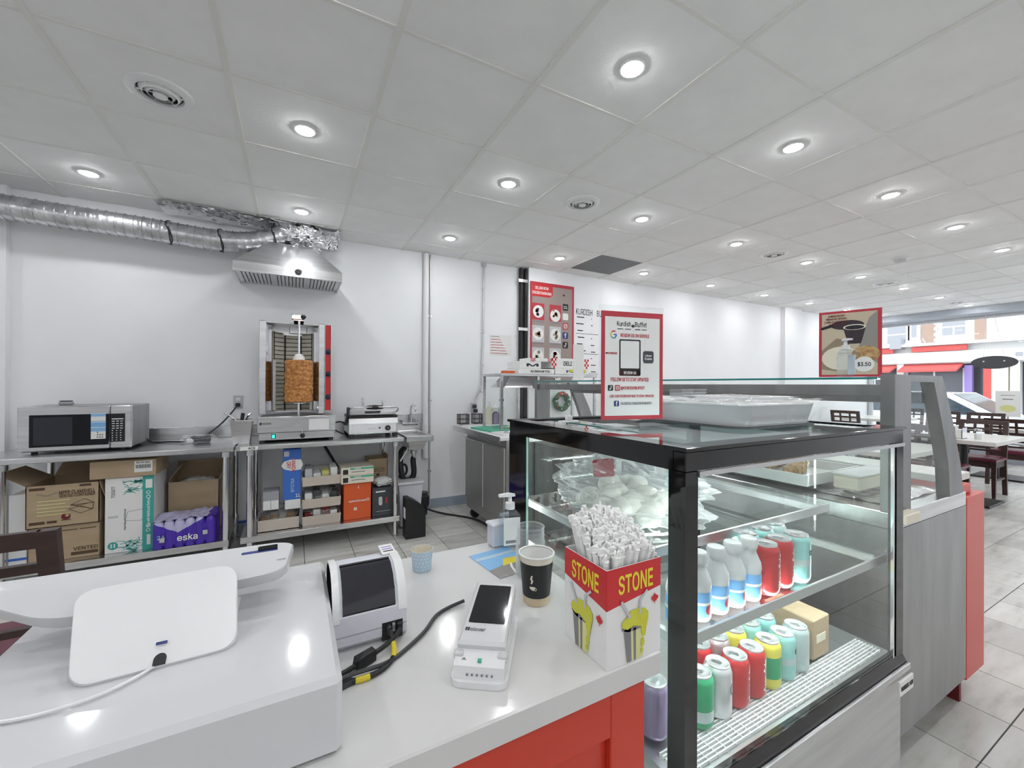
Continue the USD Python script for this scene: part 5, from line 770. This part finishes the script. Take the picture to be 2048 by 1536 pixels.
obj('dots', cat([box(-.020+.008*k, -.017+.008*k, -.0035, -.001, .017, .0195) for k in range(6)]), 'grey_ink', pt); obj('arrow_mark', place(extrude(sg.Polygon([(-.004, 0), (.004, 0), (0, .004)]), .0006), (-.026, .008, .0345), UX, (0, 1, .45)), 'grey_ink', pt); obj('card_mark', box(-.003, .003, .0045, .0125, .0335, .0362), 'green_board', pt)
# baking cup, flyer, coffee cup, sanitizer, jar
bk = thing('baking_cup', 'pale blue polka-dot paper baking cup on the counter behind the printer', 'baking cup', (.296, 1.052, CT+.0005)); a = np.linspace(0, 2*np.pi, 72, endpoint=False); zt = .052+.0022*np.abs(np.sin(a*9)); zt = .050+.0035*np.abs(np.sin(a*8))
def cupwall(r0, r1): 
    V = np.vstack([np.c_[r0*np.cos(a), r0*np.sin(a), np.zeros(72)], np.c_[r1*np.cos(a), r1*np.sin(a), zt]]); F = []
    for k in range(72): q = (k+1) % 72; F += [[k, q, q+72], [k, q+72, k+72]]
    return trimesh.Trimesh(V, F, process=False)
obj('wall', cat([cupwall(.0235, .0275)]), 'baby_blue', bk, smooth=True); obj('lining', cat([cupwall(.0225, .0265), lathe([(.0225, .0015), (.0005, .0015)], 40)]), 'cream', bk, smooth=True)
dots = []
for r_ in range(5):
    for k in range(18):
        an = 2*np.pi*(k+.5*(r_ % 2))/18; z = .006+.0095*r_; R = .0235+.004*z/.052+.0002; dots.append(place(extrude(sg.Point(0, 0).buffer(.0016, 3), .0003), (R*math.cos(an), R*math.sin(an), z), (-math.sin(an), math.cos(an), 0), UZ))
obj('dots', cat(dots), 'paper', bk); obj('rim', tube(np.c_[.0276*np.cos(np.r_[a, 0]), .0276*np.sin(np.r_[a, 0]), np.r_[zt, zt[0]]], .0007, 5), 'paper', bk)
fy = thing('flyer', 'photo flyer of sea and village lying on the counter under the sanitizer bottle', 'flyer', (.492, 1.000, CT+.0006), 0.12); obj('sheet', box(-.05, .075, -.085, .075, 0, .0008), 'sky_blue', fy); obj('photo_land', extrude(sg.Polygon([(-.05, -.085), (.075, -.085), (.075, .0), (.03, -.01), (-.02, -.03), (-.05, -.035)]), .0012), 'photo_grey', fy); obj('photo_house', extrude(sg.Polygon([(-.005, -.03), (.05, -.03), (.06, .0), (.02, .008)]), .0015), 'gold', fy); obj('photo_road', extrude(sg.LineString([(.0, -.085), (.01, -.05), (.02, -.03)]).buffer(.003), .0017), 'paper', fy); obj('photo_sky', box(-.05, .075, .03, .045, .0008, .0011), 'baby_blue', fy)
sv = thing('plastic_sleeve', 'clear plastic sleeve lying flat on the counter under the flyer edge', 'sleeve', (.475, .87, CT+.0006), .1); obj('film', xf(wavy(-.06, .08, -.05, .05, 0, .004, 10, 4, 20, 14), (0, 0, .001)), 'film', sv, smooth=True)
cf = thing('coffee_cup', 'paper coffee cup with a black sleeve band on the counter beside the straw box', 'cup', (.479, .782, CT+.0005)); obj('wall', lathe([(.0005, .004), (.027, .004), (.0285, 0), (.0300, .018), (.0365, .096), (.0385, .107)], 40), 'cream', cf, smooth=60); obj('lining', lathe([(.0365, .105), (.0275, .012), (.0005, .012)], 40), 'paper', cf, smooth=60); obj('rim', tube([(.0385*math.cos(q), .0385*math.sin(q), .107) for q in np.linspace(0, 2*np.pi, 41)], .0022, 8), 'paper', cf)
bdn = obj('band', lathe([(.0304, .018), (.0366, .092)], 40), 'black', cf, smooth=60)
def oncup(poly, ang, z): R = .0304+(z-.018)*.0838+.0004; return place(extrude(poly, .0006), (R*math.cos(ang), R*math.sin(ang), z), (-math.sin(ang), math.cos(ang), 0), (0.08*math.cos(ang), .08*math.sin(ang), 1))
obj('cup_mark', cat([oncup(sg.LineString([(0, .012), (-.002, .006), (.001, .002), (-.001, -.003)]).buffer(.0018), -2.40, .056), oncup(sg.Point(0, 0).buffer(.006).intersection(sg.box(-.01, -.01, .01, .001)), -2.38, .044)]), 'cream', bdn); m_ = text('UD', .006, .010); R = .0328; obj('lettering', place(m_, (R*math.cos(-2.25), R*math.sin(-2.25), .040), (-math.sin(-2.25), math.cos(-2.25), 0), UZ), 'cream', bdn); obj('base_band', lathe([(.0290, .001), (.0303, .017)], 40), 'wood_pale', cf, smooth=60)
s2 = thing('hand_sanitizer', 'clear pump bottle of hand sanitizer on the service counter', 'bottle', (.566, 1.075, CT+.002), -.2); sanitizer(s2, 1.02)
sb2 = thing('plastic_tub', 'small pale lilac plastic tub behind the hand sanitizer on the counter edge', 'tub', (.545, 1.108, CT+.0005)); obj('shell', box(-.03, .03, -.022, .022, 0, .066, .006), 'lilac_plastic', sb2); obj('rim', box(-.033, .033, -.025, .025, .060, .070, .003), 'lilac_plastic', sb2)
jr = thing('clear_jar', 'empty clear plastic jar with a ribbed neck behind the coffee cup', 'jar', (.530, .895, CT+.0005)); obj('wall', lathe([(.0005, .001), (.034, .001), (.037, .006), (.037, .088), (.034, .099), (.034, .124), (.0325, .124), (.0325, .099), (.0352, .087), (.0352, .008), (.0005, .005)], 36), 'jar_clear', jr, smooth=50)
for z in (.102, .112, .122): obj('thread', tube([(.0348*math.cos(q), .0348*math.sin(q), z) for q in np.linspace(0, 2*np.pi, 33)], .0013, 6), 'jar_clear', jr)
# straw box
sx0, sx1, sy0, sy1 = .464, .590, .5325, .652; SH = .168
sw_ = thing('straw_box', 'white and red card box of straws with yellow cup drawings at the counter corner', 'box', (0, 0, 0)); zz = CT+.0005; k = .002
obj('wall', cat([box(sx0, sx1, sy0, sy0+k, zz, zz+SH), box(sx0, sx1, sy1-k, sy1, zz, zz+SH), box(sx0, sx0+k, sy0+k, sy1-k, zz, zz+SH), box(sx1-k, sx1, sy0+k, sy1-k, zz, zz+SH), box(sx0+k, sx1-k, sy0+k, sy1-k, zz, zz+k)]), 'white_matte', sw_, smooth=False)
FR = ((sx0, sy0, zz), (1, 0, 0), sx1-sx0); LF = ((sx0, sy1, zz), (0, -1, 0), sy1-sy0)
for o, ux, wd in (FR, LF):
    o = np.array(o, float); ux = np.array(ux, float); nn = np.cross(ux, UZ); e_ = .0006
    def on(name, poly, mat, lay=1, par=sw_, t=.0005): return obj(name, place(extrude(poly, t), o+nn*e_*lay, ux, UZ), mat, par)
    lo = (.098, .110) if ux[0] else (.125, .098); s0 = -.0006
    on('red_band', sg.Polygon([(0, .118 if not ux[0] else .100), (wd, .100 if not ux[0] else .118), (wd, SH), (0, SH)]), 'red', 0); obj('lettering', place(text('STONE', .030, wd*.64), o+nn*.0008+ux*wd*.52+np.array([0, 0, .138]), ux, UZ), 'gold', sw_)
    cx = wd*.5 if ux[0] else wd*.45
    on('drawn_cup', sg.Polygon([(cx-.026, .062), (cx+.026, .062), (cx+.018, .002), (cx-.018, .002)]), 'pale_yellow', 1)
    on('drawn_stripe', sg.Polygon([(cx-.026, .060), (cx-.010, .060), (cx-.008, .002), (cx-.018, .002)]), 'grey_ink', 2); on('drawn_stripe', sg.Polygon([(cx-.004, .058), (cx+.002, .058), (cx+.002, .002), (cx-.002, .002)]), 'grey_ink', 2); on('drawn_lid', sg.Polygon([(cx-.030, .060), (cx-.026, .070), (cx+.02, .070), (cx+.028, .060), (cx+.01, .054), (cx-.016, .054)]), 'grey_ink', 2)
    on('drawn_drink', sg.Polygon([(cx-.030, .066), (cx-.028, .074), (cx-.016, .080), (cx-.010, .088), (cx+.006, .089), (cx+.022, .086), (cx+.030, .078), (cx+.030, .068), (cx+.026, .056), (cx+.023, .040), (cx+.018, .040), (cx+.014, .058), (cx-.004, .064), (cx-.018, .060)]).buffer(.0012), 'lime', 3); on('drawn_drip', affinity.scale(sg.Point(cx+.018, .028).buffer(.004), 1, 1.9), 'lime', 3); on('drawn_drip', affinity.scale(sg.Point(cx+.016, .014).buffer(.003), 1, 1.6), 'lime', 3)
    on('drawn_straw', sg.LineString([(cx-.012, .078), (cx-.032, .110)]).buffer(.0026, cap_style=2), 'light_grey', 4); on('drawn_straw', sg.LineString([(cx+.010, .080), (cx+.012, .104), (cx+.028, .118)]).buffer(.0022, cap_style=2), 'light_grey', 4)
    on('maple_leaf', affinity.translate(affinity.scale(leaf, .0085, .0095, origin=(0, 0)), wd*(.88 if ux[0] else .86), .098 if ux[0] else .078), 'red', 2)
obj('straw_bed', box(sx0+.004, sx1-.004, sy0+.004, sy1-.004, zz+.004, zz+.03), 'paper', sw_)
sr = thing('wrapped_straw', 'white paper-wrapped straw standing in the red and white straw box', 'straw', (.53, .59, .95), 0, 'wrapped straws in the straw box')
obj('wrapper', tube([(0, 0, 0), (0, 0, .05), (.0005, 0, .112), (.001, 0, .116)], [.0046, .0046, .0046, .0068], 8), 'straw_paper', sr); obj('crimp', hull([(-.0066, -.001, .114), (.0078, .001, .114), (-.008, .0012, .123), (.009, -.001, .124), (-.004, -.002, .128), (.005, .002, .127)]), 'straw_paper', sr)
pts = []
while len(pts) < 190:
    x, y = rng.uniform(-1, 1), rng.uniform(-1, 1)
    if all((x-a)**2+(y-b)**2 > .10**2 for a, b in pts) or rng.random() < .02: pts.append((x, y))
for n_, (u_, w_) in enumerate(pts):
    x, y = .527+.036*u_, .592+.033*w_; z = .902+.022*(w_+1)+.012*(1-u_*u_)+rng.uniform(-.005, .006); tx, ty = u_*.20+rng.uniform(-.03, .03), w_*.17+rng.uniform(-.03, .03)
    s_ = sr if n_ == 0 else dup(sr, 'white paper-wrapped straw standing in the red and white straw box', (x, y, z), rng.uniform(0, 6.28))
    X = UsdGeom.Xformable(s_)
    if n_ == 0: move(sr, (x, y, z))
    X.ClearXformOpOrder(); T = trimesh.transformations.euler_matrix(-ty, tx, rng.uniform(0, 3.1), 'szxy' if False else 'rxyz'); T[:3, 3] = (x, y, z)
    m_ = Gf.Matrix4d(*T.T.ravel().tolist()); X.AddTransformOp().Set(m_)

# ------------------------------------------------------------------ dining furniture
ch = thing('dining_chair', 'tmp', 'chair', (0, 0, 0), 0, 'dark wooden dining chairs')
obj('seat', hull([(x*s_, y*s_, z) for x in (-.21, .21) for y in (-.20, .20) for z, s_ in ((.435, 1), (.46, 1.02), (.475, .92))]), 'burgundy', ch, smooth=40); obj('apron', cat([box(-.19, .19, -.19, -.17, .36, .435), box(-.19, .19, .16, .18, .36, .435), box(-.20, -.18, -.18, .18, .36, .435), box(.18, .20, -.18, .18, .36, .435)]), 'wood_dark', ch)
for sx in (-1, 1):
    obj('leg', hull([(sx*.19+dx, .18+dy, z) for z, r_ in ((0, .014), (.435, .022)) for dx in (-r_, r_) for dy in (-r_, r_)]), 'wood_dark', ch)
    obj('rear_post', cat([hull([(sx*.19+dx, y+dy, z) for z, y in ((0, -.235), (.44, -.19)) for dx in (-.02, .02) for dy in (-.016, .016)]), hull([(sx*.19+dx, y+dy, z) for z, y in ((.43, -.19), (.90, -.275)) for dx in (-.022, .022) for dy in (-.016, .016)])]), 'wood_dark', ch); obj('stretcher', box(sx*.19-.009, sx*.19+.009, -.20, .18, .20, .225), 'wood_dark', ch)
bk_y = lambda z: -.19-(z-.43)*.181
for z, hgt in ((.875, .05), (.79, .028), (.705, .028), (.60, .022), (.53, .022)): obj('back_slat', hull([(x, bk_y(zz)+dy, zz) for x in (-.175, .175) for zz in (z-hgt/2, z+hgt/2) for dy in (-.010, .010)]), 'wood_dark', ch)
for x in (-.07, .07): obj('back_bar', hull([(x+dx, bk_y(zz)+dy, zz) for dx in (-.012, .012) for zz in (.70, .87) for dy in (-.008, .008)]), 'wood_dark', ch)
PI = math.pi; spots = [(-.815, 1.93, 0.02, 'dark wooden dining chair behind the white counter at the far left'), (7.48, 1.80, PI/2, 'dark wooden chair with burgundy seat, far side of the table with the napkin holder'), (6.40, 1.84, -PI/2, 'dark wooden chair tucked under the near side of the table with the napkin holder'),
  (8.62, 1.72, -PI/2, 'dark wooden chair with horizontal back slats at the right edge of the picture'), (9.75, 2.30, PI/2, 'dark wooden chair near the window, right below the hanging oval sign'), (9.75, 2.80, PI/2, 'dark wooden chair near the window, left of the one below the oval sign'),
  (8.80, 3.62, -PI/2, 'dark wooden chair by the window seen over the foam trays, left one'), (10.38, 3.45, PI/2, 'dark wooden chair by the window seen over the foam trays, right one'), (5.72, 1.95, PI/2, 'dark wooden chair at the far side of the table seen through the hot-table glass'), (4.38, 1.95, -PI/2, 'dark wooden chair at the near side of the table seen through the hot-table glass')]
move(ch, spots[0][:2]+(0,), spots[0][2]); ch.SetCustomDataByKey('label', spots[0][3])
for x, y, a, l in spots[1:]: dup(ch, l, (x, y, 0), a)
dtb = None
for x, y, l in ((6.92, 1.76, 'white-topped dining table with a napkin holder and shaker, on a black pedestal'), (5.05, 1.86, 'white-topped dining table seen through the curved glass of the hot table'), (9.15, 1.95, 'white-topped dining table by the window below the oval sign'), (9.62, 3.55, 'white-topped dining table in the far corner by the window')):
    if dtb is None:
        dtb = thing('dining_table', l, 'table', (x, y, 0), 0, 'white dining tables'); obj('top', box(-.55, .55, -.37, .37, .705, .75, .004), 'table_white', dtb); obj('column', cyl((0, 0, .02), (0, 0, .705), .035, 16), 'black', dtb); obj('base_plate', box(-.26, .26, -.26, .26, 0, .022, .005), 'black', dtb); obj('spider', box(-.25, .25, -.05, .05, .685, .705), 'black', dtb)
    else: dup(dtb, l, (x, y, 0))
nh = thing('napkin_holder', 'small chrome napkin holder on the white dining table', 'napkin holder', (6.55, 1.70, .7505)); obj('frame', cat([box(-.07, .07, -.04, -.036, 0, .12), box(-.07, .07, .036, .04, 0, .12), box(-.07, .07, -.04, .04, 0, .004)]), 'chrome', nh); obj('napkins', box(-.065, .065, -.03, .03, .005, .10), 'paper', nh)
gs = thing('shaker_jar', 'small glass shaker jar beside the napkin holder on the dining table', 'jar', (6.63, 1.58, .7505)); obj('glass', lathe([(.0005, 0), (.03, 0), (.032, .07), (.03, .09), (.0005, .09)], 16), 'acrylic', gs); obj('lid', lathe([(.031, .09), (.031, .11), (.0005, .115)], 16), 'chrome', gs); obj('salt', lathe([(.0005, .003), (.027, .003), (.028, .05), (.0005, .05)], 14), 'paper', gs)
ov = thing('oval_sign', 'dark oval hanging sign seen from behind in the shop window', 'sign', (10.8, 2.385, 1.755)); obj('board', place(extrude(sg.Polygon([(.275*math.cos(t), .112*math.sin(t)) for t in np.linspace(0, 2*PI, 49)[:-1]]), .02), (-.01, 0, 0), (0, 1, 0), UZ), 'oval_grey', ov)
for y in (-.12, .12): obj('screw', place(lathe([(.0005, .004), (.012, .002), (.013, 0)], 10), (-.012, y, .02), (0, -1, 0), UZ), 'chrome', ov); obj('cord', cyl((0, y, .09), (0, y*.4+.05, .845), .003, 5), 'white_matte', ov)
wp2 = thing('window_poster', 'white printed poster with a pale yellow oval standing in the shop window', 'poster', (10.72, 2.21, .32)); obj('sheet', box(-.003, .003, -.14, .14, .50, .94), 'white_matte', wp2); obj('stand', cat([box(0, .02, -.01, .01, 0, .52), box(-.12, .12, -.12, .12, 0, .012)]), 'alu', wp2)
obj('yellow_oval', place(extrude(sg.Polygon([(.09*math.cos(t), .06*math.sin(t)) for t in np.linspace(0, 2*PI, 25)[:-1]]), .001), (-.0035, 0, .64), (0, -1, 0), UZ), 'pale_yellow', wp2); obj('print', cat([box(-.0045, -.003, -.06, .06, .79, .805), box(-.0045, -.003, -.08, .08, .86, .868)]), 'grey_ink', wp2)
# ------------------------------------------------------------------ the street
G = -.15
struct('sidewalk', cat([box(11.06, 13.2, -8, 16, G-.1, G), box(25.5, 28.2, -8, 22, G-.1, G)]), 'concrete'); struct('road', box(13.2, 25.5, -8, 22, G-.2, G-.12), 'asphalt')
fb = thing('street_building', 'white two-storey shopfront building across the street with red awnings', 'building', (28, 0, G))
obj('wall', box(.0, 6, -8, 22, 2.6, 8), 'stone_white', fb); obj('shop_recess', box(.6, 6, -8, 22, 0, 2.6), 'street_dark', fb); obj('roof', box(-.2, 6, -8, 22, 8, 8.3), 'concrete', fb)
obj('fascia', box(-.25, .0, -8, 22, 2.66, 3.20), 'stone_white', fb); obj('cornice', box(-.45, 0, -8, 22, 3.50, 3.64), 'stone_white', fb)
for a, b in ((6.95, 8.9), (9.6, 11.8), (2.0, 4.6)): obj('red_band', box(-.32, -.25, a, b, 3.22, 3.48), 'awning_red', fb)
for a, b in ((9.55, 12.6), (7.15, 9.25), (1.0, 4.4)): aw = obj('awning', hull([(-.9, y, 2.28) for y in (a, b)]+[(0, y, 2.62) for y in (a, b)]+[(-.9, y, 2.20) for y in (a, b)]+[(0, y, 2.5) for y in (a, b)]), 'awning_red', fb)
for y in (9.4, 12.8, 4.75, .7, 5.55, -2): obj('column', box(-.12, .3, y-.14, y+.14, 0, 2.66), 'stone_white', fb)
for a, b in ((7.2, 9.25), (9.6, 12.6), (1.0, 4.5), (-1.8, .5)):
    sw = obj('shop_window', box(.3, .34, a, b, .5, 2.4), 'street_dark', fb); obj('sill', box(.1, .5, a, b, 0, .5), 'stone_white', sw); n_ = max(2, int((b-a)/.8))
    for k in range(n_+1): y = a+(b-a)*k/n_; obj('mullion', box(.26, .30, y-.035, y+.035, .5, 2.4), 'car_white', sw)
for a, b, m_ in ((6.85, 7.1, 'violet'), (6.25, 6.5, 'awning_red'), (5.75, 6.25, 'cream')): obj('panel', box(-.05, .2, a, b, 0, 2.5), m_, fb)
dr = obj('shop_door', box(.1, .16, 5.72, 6.2, 0, 2.2), 'light_grey', fb); obj('door_glass', box(.05, .1, 5.78, 6.14, .9, 2.0), 'street_dark', dr)
def upper(a, b, z0, z1, split):
    f = obj('window', box(-.06, .0, a-.14, b+.14, z0-.14, z1+.14), 'car_white', fb)
    for y0, y1, za, zb, m_ in split: obj('pane', box(-.075, -.06, y0, y1, za, zb), m_, f)
upper(9.2, 9.95, 3.75, 5.2, [(9.2, 9.95, 4.25, 5.2, 'grey_plastic'), (9.2, 9.95, 3.75, 4.18, 'grey_plastic')]); upper(8.78, 8.98, 4.0, 5.0, [(8.78, 8.98, 4.0, 5.0, 'grey_plastic')])
upper(7.08, 7.85, 3.95, 5.4, [(7.08, 7.85, 4.42, 5.4, 'grey_plastic'), (7.5, 7.85, 3.98, 4.34, 'grey_plastic'), (7.08, 7.42, 3.98, 4.34, 'grey_plastic')]); upper(4.6, 6.2, 3.9, 5.6, [(4.6, 6.2, 3.95, 5.6, 'curtain')]); upper(1.2, 2.4, 3.9, 5.4, [(1.2, 2.4, 3.95, 5.4, 'curtain')])
for a, b in ((8.12, 8.62), (6.42, 6.78), (10.4, 11.2), (2.8, 4.2)): obj('brick_panel', box(-.03, 0, a, b, 3.64, 8), 'brick_street', fb)
for k in range(8): obj('quoin', box(-.05, 0, 8.02+.04*(k % 2), 8.16, 3.7+.28*k, 3.86+.28*k), 'stone_white', fb)
obj('air_conditioner', box(-.5, -.06, 9.25, 9.7, 3.42, 3.95), 'grey_plastic', fb); obj('flagpole', cyl((-.1, 8.55, 3.9), (-.7, 8.25, 3.6), .02, 6), 'white_matte', fb); obj('wall_lamp', box(-.3, -.25, 5.3, 5.5, 2.85, 3.0), 'grey_plastic', fb)
cr_ = thing('parked_car', 'pale car parked at the kerb outside the shop window', 'car', (13.4, 1.7, G-.12))
side = [(0, .35), (0, .62), (.12, .78), (1.15, .92), (1.95, 1.46), (3.6, 1.48), (4.35, .98), (4.6, .9), (4.65, .35)]
def carx(poly, x0, x1): m = extrude(sg.Polygon(poly), x1-x0); m.apply_transform(np.array([[0, 0, 1, x0], [1, 0, 0, 0], [0, 1, 0, 0], [0, 0, 0, 1.0]])); return m
obj('body', carx(side, 0, 1.75), 'car_white', cr_, smooth=False)
for x0, x1 in ((-.012, .0), (1.75, 1.762)):
    obj('side_window', carx([(1.42, .97), (2.02, 1.38), (2.7, 1.40), (2.7, .97)], x0, x1), 'car_glass', cr_); obj('side_window', carx([(2.8, .97), (2.8, 1.40), (3.5, 1.40), (4.05, 1.0)], x0, x1), 'car_glass', cr_)
obj('windscreen', hull([(x, y, z) for x in (.12, 1.63) for y, z in ((1.20, .965), (1.90, 1.44), (1.21, .95), (1.91, 1.425))]), 'car_glass', cr_); obj('rear_window', hull([(x, y, z) for x in (.12, 1.63) for y, z in ((3.68, 1.45), (4.25, 1.06), (3.66, 1.44), (4.24, 1.04))]), 'car_glass', cr_)
for y in (.85, 3.75):
    for x in (0, 1.58): w_ = obj('wheel', cyl((x-.01, y, .32), (x+.18, y, .32), .32, 22), 'black_rubber', cr_); obj('hub', cyl((x-.02, y, .32), (x+.19, y, .32), .18, 14), 'alu', w_)
obj('bumper', box(.02, 1.73, -.06, .05, .35, .6, .02), 'car_white', cr_); obj('licence_plate', box(.7, 1.05, -.07, -.06, .45, .58), 'white_matte', cr_)
for x in (.15, 1.4): obj('headlight', box(x, x+.25, -.02, .12, .62, .72, .02), 'chrome', cr_)
